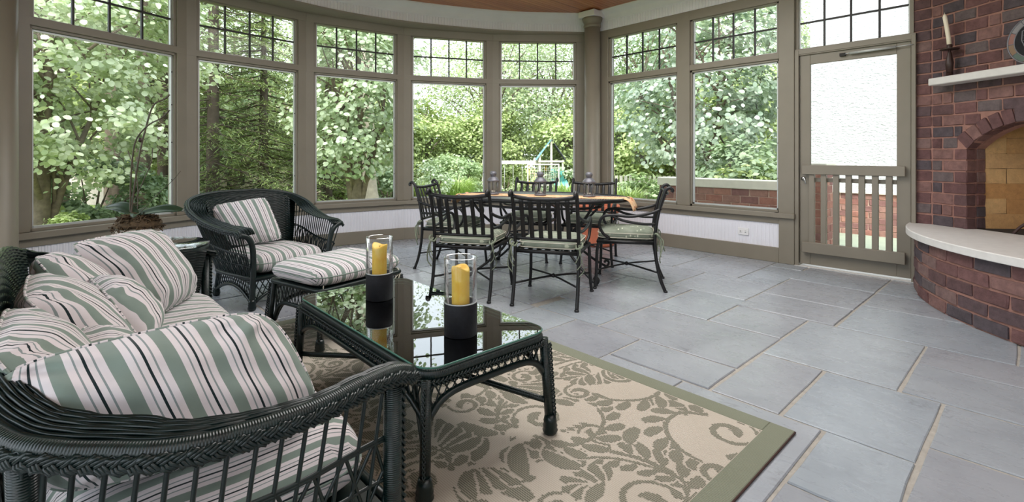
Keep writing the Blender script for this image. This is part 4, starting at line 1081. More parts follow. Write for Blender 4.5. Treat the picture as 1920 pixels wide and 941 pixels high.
for (x, y, z) in ((-.035, 1.345, .66), (-.035, 3.22, .66)):
    mb = MB(); mb.tube([(x - .03, y - (.03 if y < 2 else -.03), .05), (x, y, .3), (x - .01, y, z)], .026, 12); mb.build('rear_post', 'wicker', sf, SO)
    mb = MB(); foot(mb, x - .03, y - (.03 if y < 2 else -.03), z0=.012); mb.build('post_foot', 'strand', sf, SO)
MB().box((.30, 2.30, .245), (.70, 2.18, .04)).build('seat_deck', 'strand', sf, SO)
mb = MB(); fa = lambda u, v: (.672, 1.22 + u * 2.18, .25 - v * (.09 + .05 * abs(2 * u - 1) ** 3)); woven(mb, fa, 8, .006, 50); diags(mb, lambda u, v: (.672, 1.22 + u * 2.18, .16 - v * .06), 40, .03, .005)
mb.tube([fa(u, 0) for u in np.linspace(0, 1, 20)], .016, 8); mb.tube([(.672, 1.22 + u * 2.18, .10 - .03 * abs(2 * u - 1) ** 4) for u in np.linspace(0, 1, 30)], .015, 8)
mb.build('front_apron', 'strand', sf, SO)
def seat_cushion(r, off, c, d, axis, seed, name='seat_cushion'):
    cb = cushion_box(c, d, .018, axis, STP, wob=.004, seed=seed); o = cb.build(name, 'stripe', r, off)
    sm = MB(); hx, hy = d[0] / 2 * .99, d[1] / 2 * .99
    sm.tube([(c[0] + hx * math.copysign(abs(cos(a)) ** .35, cos(a)), c[1] + hy * math.copysign(abs(sin(a)) ** .35, sin(a)), c[2] + .01) for a in np.linspace(0, 2 * pi, 80, endpoint=False)], .004, 5, closed=True)
    sm.uv = [(10.05, 0)] * len(sm.uv); sm.build('cushion_seam', 'stripe', r, off); return o
seat_cushion(sf, SO, (.325, 1.765, .355), (.69, 1.06, .16), 'y', 1); seat_cushion(sf, SO, (.325, 2.845, .355), (.69, 1.06, .16), 'y', 2)

PG = 'striped pillows on the wicker sofa'
pillow('throw_pillow', [(.03, 2.72, .85), (.37, 3.11, .84), (.585, 3.14, .455), (.30, 2.70, .455)], .125, 'large striped pillow propped in the far corner of the sofa', PG, seed=3, phase=.35)
pillow('throw_pillow', [(-.06, 2.50, .84), (-.02, 2.78, .80), (.26, 2.66, .47), (.20, 2.22, .47)], .10, 'striped pillow against the sofa back, peaking just left of the big corner pillow', PG, seed=4, phase=.1, tilt=.4)
pillow('throw_pillow', [(-.07, 1.98, .80), (-.07, 2.42, .80), (.22, 2.36, .47), (.20, 1.94, .47)], .10, 'striped pillow on the sofa back behind the small lumbar pillow', PG, seed=5, phase=.6, tilt=.5)
pillow('throw_pillow', [(-.10, 1.48, .79), (-.10, 1.94, .80), (.10, 1.90, .46), (.10, 1.46, .46)], .10, 'striped pillow leaning at the left edge against the sofa back', PG, seed=6, phase=.2, tilt=.5)
pillow('throw_pillow', [(.02, 1.52, .675), (.06, 1.98, .70), (.30, 1.96, .46), (.26, 1.50, .45)], .085, 'crumpled striped pillow slumped in front behind the near arm pillow', PG, seed=7, phase=.8, tilt=.8, wr=.012)
pillow('lumbar_pillow', [(.09, 2.46, .75), (.31, 2.26, .57), (.235, 2.02, .545), (.13, 2.16, .735)], .085, 'small striped lumbar pillow lying between the sofa back pillows', PG, seed=8, phase=.4, along='u', wr=.007)
pillow('throw_pillow', [(-.13, 1.50, .755), (.46, 1.52, .775), (.585, 1.40, .44), (-.02, 1.42, .47)], .13, 'large striped pillow leaning on the near braided arm of the sofa', PG, seed=9, phase=.75, wr=.022, pinch=.0, rnd=.14)

# ---------------------------------------------------------------- armchair
ac = root('wicker_armchair', 'dark green wicker armchair with striped cushion by the curved windows', 'armchair', (1.40, 4.57, 0), rz=radians(12.4))
a_rim = [(-.455, -.345, .575), (-.455, -.30, .61), (-.48, -.1, .622), (-.52, .14, .675), (-.535, .33, .755), (-.45, .50, .825), (-.25, .595, .86), (0, .62, .868), (.25, .595, .86), (.45, .50, .825), (.535, .33, .755), (.52, .14, .675), (.48, -.1, .622), (.455, -.30, .61), (.455, -.345, .575)]
a_base = [(-.335, -.31, .24), (-.345, -.1, .24), (-.355, .12, .24), (-.33, .28, .24), (-.2, .36, .24), (0, .38, .24), (.2, .36, .24), (.33, .28, .24), (.355, .12, .24), (.345, -.1, .24), (.335, -.31, .24)]
shell(ac, a_rim, a_base, -1 if False else 1, lambda u: .10 + .03 * sin(pi * u), lambda u: .02 - .06 * sin(pi * u) ** 2, None, stake=.040, solid=((.30, .70),), zone=.45, rim_R=.015, sd=.005)
for s_ in (-1, 1):
    mb = MB(); mb.tube(spl([(s_ * .345, -.315, .06), (s_ * .335, -.315, .3), (s_ * .345, -.325, .48), (s_ * .385, -.335, .57), (s_ * .45, -.335, .60)], 6), .022, 10); mb.build('front_post', 'wicker', ac)
    mb = MB(); foot(mb, s_ * .345, -.315, .03); mb.build('post_foot', 'strand', ac); mb = MB(); foot(mb, s_ * .30, .36, .03); mb.build('post_foot', 'strand', ac)
    mb = MB(); mb.tube([(s_ * .30, .36, .05), (s_ * .30, .31, .24), (s_ * .36, .42, .7)], .02, 10); mb.build('rear_post', 'wicker', ac)
    # side skirt: arched pole with lattice
    sk = lambda u, v, s_=s_: (s_ * (.345 - .04 * u), -.31 + .66 * u, .235 - v * (.235 - (.05 + .10 * sin(pi * u) ** .8)))
    mb = MB(); mb.tube([sk(u, 1) for u in np.linspace(0, 1, 20)], .014, 8); diags(mb, sk, 16, .10, .0042); woven(mb, sk, 4, .005, 22, 0, .25); mb.build('side_skirt', 'strand', ac)
fs_ = lambda u, v: (-.335 + .67 * u, -.318, .235 - v * (.235 - (.05 + .11 * sin(pi * u) ** .8)))
mb = MB(); mb.tube([fs_(u, 0) for u in (0, .5, 1)], .018, 8); mb.tube([fs_(u, 1) for u in np.linspace(0, 1, 20)], .014, 8); diags(mb, fs_, 14, .12, .0042); mb.build('front_skirt', 'strand', ac)
MB().box((0, .02, .235), (.64, .64, .03)).build('seat_deck', 'strand', ac)
seat_cushion(ac, None, (0, -.02, .335), (.64, .62, .16), 'x', 3)
pillow('throw_pillow', [(.96, 4.97, .765), (1.41, 4.77, .845), (1.50, 4.58, .46), (1.11, 4.71, .425)], .075, 'striped square pillow propped in the wicker armchair', seed=11, phase=.1, stripe_period=.085, wr=.008)

# ---------------------------------------------------------------- ottoman
om = root('wicker_ottoman', 'dark green wicker ottoman with a striped cushion in front of the armchair', 'ottoman', (1.455, 3.345, 0), rz=radians(13))
ox, oy = .315, .255
for sx_ in (-1, 1):
    for sy_ in (-1, 1):
        mb = MB(); mb.tube([(sx_ * (ox + .025), sy_ * (oy + .025), .05), (sx_ * ox, sy_ * oy, .36)], .018, 10); l_ = mb.build('leg', 'wicker', om)
        mb = MB(); foot(mb, sx_ * (ox + .025), sy_ * (oy + .025), .03, z0=.012); braid(mb, [(sx_ * (ox + .042), sy_ * (oy + .042), .08), (sx_ * (ox + .017), sy_ * (oy + .017), .35)], .009, .05, .004); mb.build('leg_foot', 'strand', l_)
def rrect(hx, hy, rad, z, n=8):
    out = []
    for cx_, cy_, a0_ in ((hx - rad, hy - rad, 0), (-hx + rad, hy - rad, pi / 2), (-hx + rad, -hy + rad, pi), (hx - rad, -hy + rad, 1.5 * pi)):
        for k in range(n + 1): a = a0_ + pi / 2 * k / n; out.append((cx_ + rad * cos(a), cy_ + rad * sin(a), z))
    return out
MB().tube(rrect(ox + .02, oy + .02, .05, .37), .017, 8, closed=True).build('top_rail', 'wicker', om)
MB().box((0, 0, .372), (2 * ox, 2 * oy, .02)).build('deck', 'strand', om)
def apron(r, hx, hy, zt, ends, mid, name='apron', cell=.045, off=None, thick=.014):
    for ax, s_ in (('y', -1), ('y', 1), ('x', -1), ('x', 1)):
        def f(u, v, ax=ax, s_=s_):
            lo = mid - (mid - ends) * (abs(2 * u - 1) ** 6)
            z = zt + (lo - zt) * v
            return (hx * (2 * u - 1), s_ * hy, z) if ax == 'y' else (s_ * hx, hy * (2 * u - 1), z)
        ln = 2 * (hx if ax == 'y' else hy)
        mb = MB(); mb.tube([f(u, 1) for u in np.linspace(0, 1, 28)], thick, 8); diags(mb, f, int(ln / cell), .035 / ln, .0035, seg=3, n=4)
        mb.build(name, 'strand', r, off)
apron(om, ox, oy, .35, .10, .235, cell=.036)
seat_cushion(om, None, (0, 0, .440), (.73, .59, .115), 'x', 5, 'cushion')
mb = MB()
for sx_ in (-1, 1):
    for k in range(2): mb.tube(spl([(sx_ * .30, -.26, .40), (sx_ * .31, -.275, .37), (sx_ * (.30 - .03 * k), -.285, .345), (sx_ * (.29 - .04 * k), -.28, .32)], 4), .006, 5, flat=.4)
mb.build('cushion_tie', 'piping', om)

# ---------------------------------------------------------------- coffee table
ct = root('coffee_table', 'dark green wicker coffee table with a glass top', 'coffee table', (1.255, 2.065, 0), rz=radians(-.6))
hx, hy = .298, .605
MB().tube(rrect(hx, hy, .07, .428), .021, 10, closed=True).build('top_rail', 'wicker', ct)
mb = MB(); pth = [Vector(p) for p in rrect(hx + .018, hy + .018, .08, .405)]; braid(mb, pth + [pth[0]], .011, .05, .0048); mb.build('rail_braid', 'strand', ct)
mb = MB(); mb.prism([p[:2] for p in rrect(hx + .012, hy + .012, .075, 0)], .4515, .4595); mb.build('glass_top', 'table_glass', ct)
mb = MB(); mb.tube(rrect(hx + .0125, hy + .0125, .075, .4555), .0038, 6, closed=True); mb.build('glass_edge', 'glass_edge', ct)
mb = MB(); tf = lambda u, v: (-hx + .02 + u * (2 * hx - .04), -hy + .02 + v * (2 * hy - .04), .432); woven(mb, tf, 84, .0052, 24, seg=48); mb.box((0, 0, .424), (2 * hx - .02, 2 * hy - .02, .008)); mb.build('woven_top', 'lit_reed', ct, kind='stuff')
apron(ct, hx, hy, .40, .262, .352, cell=.034)
for sx_ in (-1, 1):
    for sy_ in (-1, 1):
        x, y = sx_ * (hx - .004), sy_ * (hy - .004)
        mb = MB(); mb.tube([(x + sx_ * .018, y + sy_ * .018, .07), (x, y, .42)], .0195, 10); l_ = mb.build('leg', 'wicker', ct)
        mb = MB(); foot(mb, x + sx_ * .02, y + sy_ * .02, .032, .095, z0=.012); braid(mb, [(x + sx_ * .032, y + sy_ * .032, .09), (x + sx_ * .017, y + sy_ * .017, .40)], .009, .05, .004); mb.build('leg_foot', 'strand', l_)
for a in ((-1, -1), (-1, 1)):
    mb = MB(); mb.tube(spl([(a[0] * hx, a[1] * hy, .155), (0, 0, .215), (-a[0] * hx, -a[1] * hy, .155)], 10), .0135, 8); mb.build('stretcher', 'wicker', ct)

# hurricane candle holders
def make_holder():
    r = root('hurricane_candle', 'x', 'candle holder', group='hurricane candles on the coffee table')
    MB().lathe([(.066, 0), (.069, .003), (.069, .132), (.067, .135), (.052, .135), (.052, .10), (0, .10)], 40).build('stone_base', 'slate', r)
    g = MB().lathe([(.0655, .128), (.0655, .318), (.0672, .322), (.0690, .318), (.0690, .135)], 40, cap=False).build('glass_chimney', 'clear_glass', r)
    MB().lathe([(.0685, .134), (.070, .136), (.0685, .139), (.0655, .138)], 40, cap=False).build('base_rim', 'screen_metal', r)
    mb = MB(); cnd = [(.037, .10), (.037, .2), (.0375, .25), (.038, .272), (.036, .279), (.030, .277), (.020, .270), (.008, .266), (0, .266)]
    n = 28; vs = []
    for i, (q, z) in enumerate(cnd):
        for k in range(n):
            a = 2 * pi * k / n; w_ = 1 + (.10 * max(0, cos(a - .4)) ** 3 if i in (3, 4) else 0); vs.append((q * w_ * cos(a), q * w_ * sin(a), z + (.008 * cos(2 * a + 1) + .005 * sin(a) if 3 <= i <= 5 else 0)))
    mb.add(vs, [(i * n + k, i * n + (k + 1) % n, (i + 1) * n + (k + 1) % n, (i + 1) * n + k) for i in range(len(cnd) - 1) for k in range(n)])
    c_ = mb.build('candle', 'yellow_wax', r); MB().tube([(0, 0, .264), (.002, 0, .276)], .0015, 5).build('wick', 'wick', c_)
    return r
hc = make_holder(); hc.location = (1.245, 2.355, .4600); hc.rotation_euler = (0, 0, -.6); hc['label'] = 'yellow candle in a glass cylinder on dark stone, beside the ottoman'
dup(hc, (1.245, 1.655, .4600), .9, 'yellow candle in a glass cylinder on dark stone, at the coffee table near end')

# ---------------------------------------------------------------- rug with damask motifs woven into it
RX0, RX1, RY0, RY1 = -.10, 2.35, .73, 3.74
rg = root('area_rug', 'beige rug with olive damask scrolls and a sage green border', 'rug', (1.125, 2.235, 0))
RO = rg.location
MB().box(((RX0 + RX1) / 2, (RY0 + RY1) / 2, .0065), (RX1 - RX0 - .19, RY1 - RY0 - .19, .009)).build('field', 'rug_field', rg, RO)
for (c, d) in ((((RX0 + RX1) / 2, RY0 + .05), (RX1 - RX0, .10)), (((RX0 + RX1) / 2, RY1 - .05), (RX1 - RX0, .10)), ((RX0 + .05, (RY0 + RY1) / 2), (.10, RY1 - RY0 - .2)), ((RX1 - .05, (RY0 + RY1) / 2), (.10, RY1 - RY0 - .2))):
    MB().box((c[0], c[1], .007), (d[0], d[1], .011)).build('border', 'rug_border', rg, RO, bev=.003)
mb = MB()
for (a, b) in (((RX0, RY0), (RX1, RY0)), ((RX1, RY0), (RX1, RY1)), ((RX1, RY1), (RX0, RY1)), ((RX0, RY1), (RX0, RY0))): mb.tube([(a[0], a[1], .0055), (b[0], b[1], .0055)], .0048, 6)
mb.build('edge_binding', 'binding_edge', rg, RO)
mo = MB(); ZR = .0118
CELL = .0068; GX0, GY0 = RX0 + .101, RY0 + .101; GNX, GNY = int((RX1 - RX0 - .202) / CELL), int((RY1 - RY0 - .202) / CELL)
GM = np.zeros((GNY, GNX), bool); ink = [True]
def inside_rug(p): return RX0 + .103 < p[0] < RX1 - .103 and RY0 + .103 < p[1] < RY1 - .103
def flat(poly):
    out = clip(poly, [(RX0 + .102, RY0 + .102), (RX1 - .102, RY0 + .102), (RX1 - .102, RY1 - .102), (RX0 + .102, RY1 - .102)])
    return out
def strip(L_, R_, z):
    for i in range(len(L_) - 1):
        q = [L_[i], R_[i], R_[i + 1], L_[i + 1]]
        for tri in ((q[0], q[1], q[2]), (q[0], q[2], q[3])):
            xs = [(p[0] - GX0) / CELL for p in tri]; ys = [(p[1] - GY0) / CELL for p in tri]
            a, b = max(0, int(min(xs)) - 1), min(GNX, int(max(xs)) + 2); c, d = max(0, int(min(ys)) - 1), min(GNY, int(max(ys)) + 2)
            if a >= b or c >= d: continue
            X, Y = np.meshgrid(np.arange(a, b) + .5, np.arange(c, d) + .5); s_ = [(xs[(k + 1) % 3] - xs[k]) * (Y - ys[k]) - (ys[(k + 1) % 3] - ys[k]) * (X - xs[k]) for k in range(3)]
            m = ((s_[0] >= -.2) & (s_[1] >= -.2) & (s_[2] >= -.2)) | ((s_[0] <= .2) & (s_[1] <= .2) & (s_[2] <= .2)); GM[c:d, a:b][m] = ink[0]
zc = [0]
def nz(): zc[0] = (zc[0] + 1) % 7; return ZR + zc[0] * .00004
def ribbon(pts, w_, tr):
    P = [tr(*p) for p in pts]; L_, R_ = [], []; n = len(P)
    for i in range(n):
        a, b = P[max(0, i - 1)], P[min(n - 1, i + 1)]; dx, dy = b[0] - a[0], b[1] - a[1]; l = hypot(dx, dy) or 1; q = w_(i / (n - 1)) * .5
        L_.append((P[i][0] - dy / l * q, P[i][1] + dx / l * q)); R_.append((P[i][0] + dy / l * q, P[i][1] - dx / l * q))
    # consistent winding
    s_ = 0
    for i in range(n - 1): s_ += (R_[i][0] - L_[i][0]) * (R_[i + 1][1] - L_[i][1]) - (R_[i + 1][0] - L_[i][0]) * (R_[i][1] - L_[i][1])
    strip(L_, R_, nz()) if s_ > 0 else strip(R_, L_, nz())
def leafm(x, y, ang, ln, wd, curl, tr, tip=.85):
    pts = []; a = ang; px_, py_ = x, y; n = 12
    for i in range(n + 1): pts.append((px_, py_)); a += curl / n; px_ += cos(a) * ln / n; py_ += sin(a) * ln / n
    ink[0] = False; ribbon(pts, lambda t: wd * (sin(pi * min(1, t * tip + .04)) ** .75) + .026, tr); ink[0] = True
    ribbon(pts, lambda t: wd * (sin(pi * min(1, t * tip + .04)) ** .75) + .002, tr)
def spiral(x, y, r0, a0, turns, sg, wd, tr):
    pts = [(x + r0 * (1 - t * .86) * cos(a0 + sg * 2 * pi * turns * t), y + r0 * (1 - t * .86) * sin(a0 + sg * 2 * pi * turns * t)) for t in np.linspace(0, 1, 44)]
    ink[0] = False; ribbon(pts, lambda t: wd * (.35 + .75 * t if t < .8 else (.95 + .8 * (t - .8) / .2)) + .026, tr); ink[0] = True
    ribbon(pts, lambda t: wd * (.35 + .75 * t if t < .8 else (.95 + .8 * (t - .8) / .2)), tr)
def dot(x, y, r_, tr): ribbon([(x - r_, y), (x - r_ * .6, y), (x, y), (x + r_ * .6, y), (x + r_, y)], lambda t: 2 * r_ * sqrt(max(0, 1 - (2 * t - 1) ** 2)) + .001, tr)
def acanthus(pts, w_, n, ln, wd, side, tr, curl=.7):
    P = spl([(*p, 0) for p in pts], 10); ribbon([(p.x, p.y) for p in P], w_, tr)
    for k in range(n):
        i = int((k + .6) / n * (len(P) - 2)); p, q = P[i], P[i + 1]; a = atan2(q.y - p.y, q.x - p.x); f = .55 + .45 * sin(pi * (k + .7) / n)
        leafm(p.x - side * sin(a) * .012, p.y + side * cos(a) * .012, a + side * 1.15, ln * f, wd, -side * curl, tr)
def motif(tr):
    spiral(.0, .0, .13, -1.2, 1.35, 1, .034, tr)
    acanthus([(.05, -.12), (.17, -.08), (.23, .06), (.22, .22), (.14, .36), (.03, .44)], lambda t: .026 * (1 - .4 * t), 11, .12, .046, -1, tr)
    acanthus([(.05, -.12), (.17, -.08), (.20, .06), (.18, .20), (.11, .32)], lambda t: .012, 8, .075, .032, 1, tr)
    acanthus([(-.04, -.14), (-.16, -.16), (-.26, -.06), (-.27, .10), (-.20, .22)], lambda t: .024 * (1 - .4 * t), 8, .11, .05, 1, tr)
    spiral(-.17, .27, .085, -.3, 1.2, 1, .03, tr); spiral(.02, .53, .075, -.6, 1.1, 1, .03, tr)
    for k in range(7): leafm(.0 + .02 * cos(k), .17, pi / 2 + (k - 3) * .42, .15 - .012 * abs(k - 3), .052, (k - 3) * .12, tr)
    for k in range(9): a = -2.4 + k * .32; dot(.19 * cos(a), .19 * sin(a) - .02, .010, tr)
    for k in range(5): leafm(-.06 - .05 * k, .40 + .035 * k, 2.2 - .25 * k, .16, .06, -.9, tr)
    leafm(.10, -.20, -.6, .20, .075, 1.0, tr); leafm(-.02, -.22, -1.7, .22, .08, -.8, tr); leafm(-.12, -.22, -2.5, .18, .07, -.9, tr)
    leafm(.28, -.02, -.2, .16, .07, .9, tr); leafm(.31, .14, .5, .14, .06, -.9, tr)
    spiral(.33, .30, .07, 2.2, 1.15, -1, .028, tr)
    for k in range(4): dot(.28 + .03 * k, .42 - .02 * k, .010, tr)
for i in range(4):
    for j in range(5):
        cx_, cy_ = .22 + i * .64 + (.12 if j % 2 else 0), .92 + j * .64
        for m_ in ((1,) if True else ()):
            f = -1 if (i + j) % 2 else 1; an_ = (.35, -1.25, 2.4, .9)[(i * 2 + j) % 4]
            def tr(x, y, cx_=cx_, cy_=cy_, f=f, an_=an_): x *= f; return (cx_ + x * cos(an_) - y * sin(an_), cy_ + x * sin(an_) + y * cos(an_))
            motif(tr)
for j in range(GNY):      # the woven cells, one quad per run of a weft row
    e = np.flatnonzero(np.diff(np.concatenate([[0], GM[j].astype(int), [0]])))
    for a, b in zip(e[::2], e[1::2]):
        x0, x1, y0, y1 = GX0 + a * CELL, GX0 + b * CELL, GY0 + j * CELL, GY0 + (j + 1) * CELL; mo.add([(x0, y0, ZR), (x1, y0, ZR), (x1, y1, ZR), (x0, y1, ZR)], [(0, 1, 2, 3)], None, False)
mo.build('damask_motif', 'rug_motif', rg, RO, kind='stuff')

# ---------------------------------------------------------------- side table with orchid behind the sofa
stt = root('side_table', 'small round wicker side table with a glass top behind the sofa arm', 'side table', (.50, 4.13, 0))
MB().lathe([(0, .586), (.325, .586), (.33, .592), (.325, .598), (0, .598)], 40).build('glass_top', 'table_glass', stt)
mb = MB(); mb.tube([(.305 * cos(a), .305 * sin(a), .562) for a in np.linspace(0, 2 * pi, 40, endpoint=False)], .02, 8, closed=True); mb.build('rail', 'wicker', stt)
mb = MB(); wf = lambda u, v: (.30 * v * cos(2 * pi * u), .30 * v * sin(2 * pi * u), .565); woven(mb, wf, 22, .006, 30, .05, 1); mb.lathe([(0, .552), (.30, .552), (.30, .558), (0, .558)], 24); mb.build('woven_top', 'strand', stt, kind='stuff')
sfn = lambda u, v: ((.285 - .05 * sin(pi * v)) * cos(2 * pi * u), (.285 - .05 * sin(pi * v)) * sin(2 * pi * u), .55 - .48 * v)
mb = MB(); diags(mb, sfn, 40, .15, .005); row(mb, sfn, .5, .012, 40); row(mb, sfn, 1, .018, 40); mb.build('lattice_drum', 'strand', stt)
for k in range(4): a = k * pi / 2 + .4; mb = MB(); mb.tube([(.285 * cos(a), .285 * sin(a), 0.0), (.285 * cos(a), .285 * sin(a), .56)], .018, 8); mb.build('leg', 'wicker', stt)
op = root('potted_orchid', 'bare-stemmed orchid with two dark strap leaves in a mossy pot', 'plant', (.42, 4.19, .5985))
rI = Vector((.7325, -.681, 0)); fI = Vector((.681, .7325, 0))
MB().lathe([(.09, 0), (.10, .02), (.125, .10), (.13, .135), (.12, .138), (0, .13)], 28).build('pot', 'basket', op)
mb = MB(); rm = random.Random(5)
for k in range(520):
    a, q = rm.uniform(0, 6.28), sqrt(rm.random()) * .135; z = .135 + .06 * (1 - (q / .145) ** 2) + rm.uniform(-.012, .014) - (.05 * max(0, q - .105) / .035)
    p = Vector((q * cos(a), q * sin(a), z)); d_ = Vector((rm.uniform(-1, 1), rm.uniform(-1, 1), rm.uniform(-.5, .7))) * .028; mb.tube([p - d_, p + Vector((0, 0, .008)), p + d_], .004, 4, cap=False)
mb.lathe([(.13, .12), (.135, .145), (.10, .18), (.05, .192), (0, .195)], 20); mb.build('moss', 'moss', op, kind='stuff')
def strap(d_, ln, w_, rise, droop, roll=0.):
    mb = MB()
    def f(u, v):
        q = u * ln; z = .20 + rise * sin(min(1, u * 1.25) * pi * .5) - droop * u * u; ww = w_ * sin(pi * min(.97, u * .93 + .05)) ** .6 * (v - .5)
        s_ = (Vector((-d_.y, d_.x, 0)) * .8 + Vector((0, 0, roll))); p = d_ * q + s_ * ww + Vector((0, 0, z - abs(v - .5) * -.02)); return p
    mb.grid(f, 14, 6); o = mb.build('leaf', 'orchid_leaf', op); sd_ = o.modifiers.new('s', 'SOLIDIFY'); sd_.thickness = .003
strap((-rI + fI * .2).normalized(), .27, .095, .065, .02, -.55); strap((rI + fI * .1).normalized(), .29, .095, .05, .025, .5); strap((-rI * .3 + fI).normalized(), .22, .08, .04, .02); strap((rI * .55 - fI).normalized(), .17, .07, .03, .03)
def stem(pts, r_): MB().tube(spl([rI * x + fI * y + Vector((0, 0, z)) for x, y, z in pts], 8), r_, 6).build('flower_stem', 'orchid_stem', op)
stem([(-.05, 0, .17), (-.045, .02, .35), (-.01, .03, .62), (.02, .04, .78), (.06, .06, .95), (.125, .08, 1.0), (.16, .08, 1.03)], .0055)
stem([(-.06, .01, .17), (-.05, .0, .4), (-.02, -.02, .60), (.015, -.03, .72), (.10, -.04, .81), (.20, -.05, .86), (.25, -.05, .91)], .005)
stem([(-.03, .03, .17), (-.03, .04, .34), (-.06, .06, .48), (-.13, .08, .64)], .003); stem([(-.02, 0, .3), (.04, .0, .44), (.09, .0, .56), (.10, 0, .66)], .003); stem([(.0, 0, .2), (.12, .02, .34), (.22, .03, .44), (.27, .03, .50)], .002)
MB().tube([rI * .012 + fI * .0 + Vector((0, 0, .70)), rI * .022 + Vector((0, 0, .725))], .012, 8).build('clip', 'bronze_iron', op)
# ================================================================ OUTSIDE
def ground_z(x, y):
    d = .681 * x + .7325 * y; t = min(1, max(0, (d - 13.5) / 7)); return -.16 - 1.05 * t * t * (3 - 2 * t)
gm = MB(); gm.grid(lambda u, v: (-60 + 130 * u, -25 + 105 * v, ground_z(-60 + 130 * u, -25 + 105 * v)), 110, 90)
gm.build('ground', 'ground', kind='structure')
MB().box((8.12, .6, -.145), (3.9, 7.4, .05)).build('terrace_floor', 'patio', kind='structure')

def leaf_mesh(name, C, Nn, size, mat, aspect=.8, fold=.25, rnd=False, seed=0, droop=None):
    g = np.random.default_rng(seed); n = len(C)
    Nn = Nn / np.maximum(1e-6, np.linalg.norm(Nn, axis=1, keepdims=True))
    t = g.normal(size=(n, 3)) if droop is None else droop
    t = t - Nn * (t * Nn).sum(1, keepdims=True); t /= np.maximum(1e-6, np.linalg.norm(t, axis=1, keepdims=True)); b = np.cross(Nn, t)
    s = size * g.uniform(.7, 1.25, size=(n, 1)); w_ = s * aspect * .5
    if rnd: prof = [(-.5, 0), (-.38, .62), (-.08, .95), (.24, .74), (.5, 0), (.24, -.74), (-.08, -.95), (-.38, -.62)]
    else: prof = [(-.5, 0), (0, 1), (.5, 0), (0, -1)]
    k = len(prof); P = np.zeros((n, k, 3))
    for i, (a, c) in enumerate(prof): P[:, i] = C + t * s * a + b * w_ * c + Nn * (w_ * fold * abs(c))
    h = k // 2; quads = [list(range(0, h + 1)), [0] + list(range(h, k))]
    per = len(quads[0]); F = np.concatenate([np.arange(n)[:, None] * k + np.array(q)[None] for q in quads], axis=1).ravel()
    me = D.meshes.new(name); me.vertices.add(n * k); me.vertices.foreach_set('co', P.astype(np.float32).ravel())
    me.loops.add(len(F)); me.loops.foreach_set('vertex_index', F.astype(np.int32))
    np_ = n * 2; me.polygons.add(np_); me.polygons.foreach_set('loop_start', (np.arange(np_) * per).astype(np.int32))
    me.update(calc_edges=True); ul = me.uv_layers.new(name='UVMap'); r_ = g.uniform(0, 1, n); uv = np.zeros((len(F), 2), np.float32); uv[:, 0] = np.repeat(r_, 2 * per); ul.data.foreach_set('uv', uv.ravel())
    me.materials.append(M[mat]); me.validate(); return me
def crown_points(n, ctr, rad, clumps, crad, seed, shell=.55, flatb=None):
    g = np.random.default_rng(seed); d = g.normal(size=(clumps, 3)); d /= np.linalg.norm(d, axis=1, keepdims=True)
    q = g.uniform(shell ** 3, 1, size=(clumps, 1)) ** (1 / 3); K = d * q
    i = g.integers(0, clumps, n); o = g.normal(size=(n, 3)) * .5; o *= np.minimum(1, 1.3 / np.maximum(1e-6, np.linalg.norm(o, axis=1, keepdims=True)))
    o[:, 2] *= .6
    C = np.array(ctr) + K[i] * np.array(rad) + o * crad
    if flatb is not None: C = C[C[:, 2] > flatb + g.uniform(-.1, .1, len(C))]; 
    Nn = (C - np.array(ctr)) / np.array(rad) * .7 + np.array([0, 0, .75]) + g.normal(size=C.shape) * .45
    return C, Nn, np.array(ctr) + K * np.array(rad)
def obj_of(me, name, par, kind=None):
    o = D.objects.new(name, me); COL.objects.link(o); o.parent = par
    if kind: o['kind'] = kind
    return o
def branches(mb, base, top, targets, r0, seed, n=6):
    rr = random.Random(seed); b = Vector(base); t = Vector(top)
    for T_ in targets:
        T_ = Vector(T_); f = min(.95, max(.12, (T_.z - b.z) / max(.1, (t.z - b.z)) * .75 - rr.uniform(.05, .25))); s = b.lerp(t, f)
        m = s.lerp(T_, .5) + Vector((0, 0, .12 * (T_ - s).length)); mb.tube(spl([s, m, T_], 5), list(np.linspace(r0 * (1 - f * .6) * .55, .008, 11)), n, cap=False)

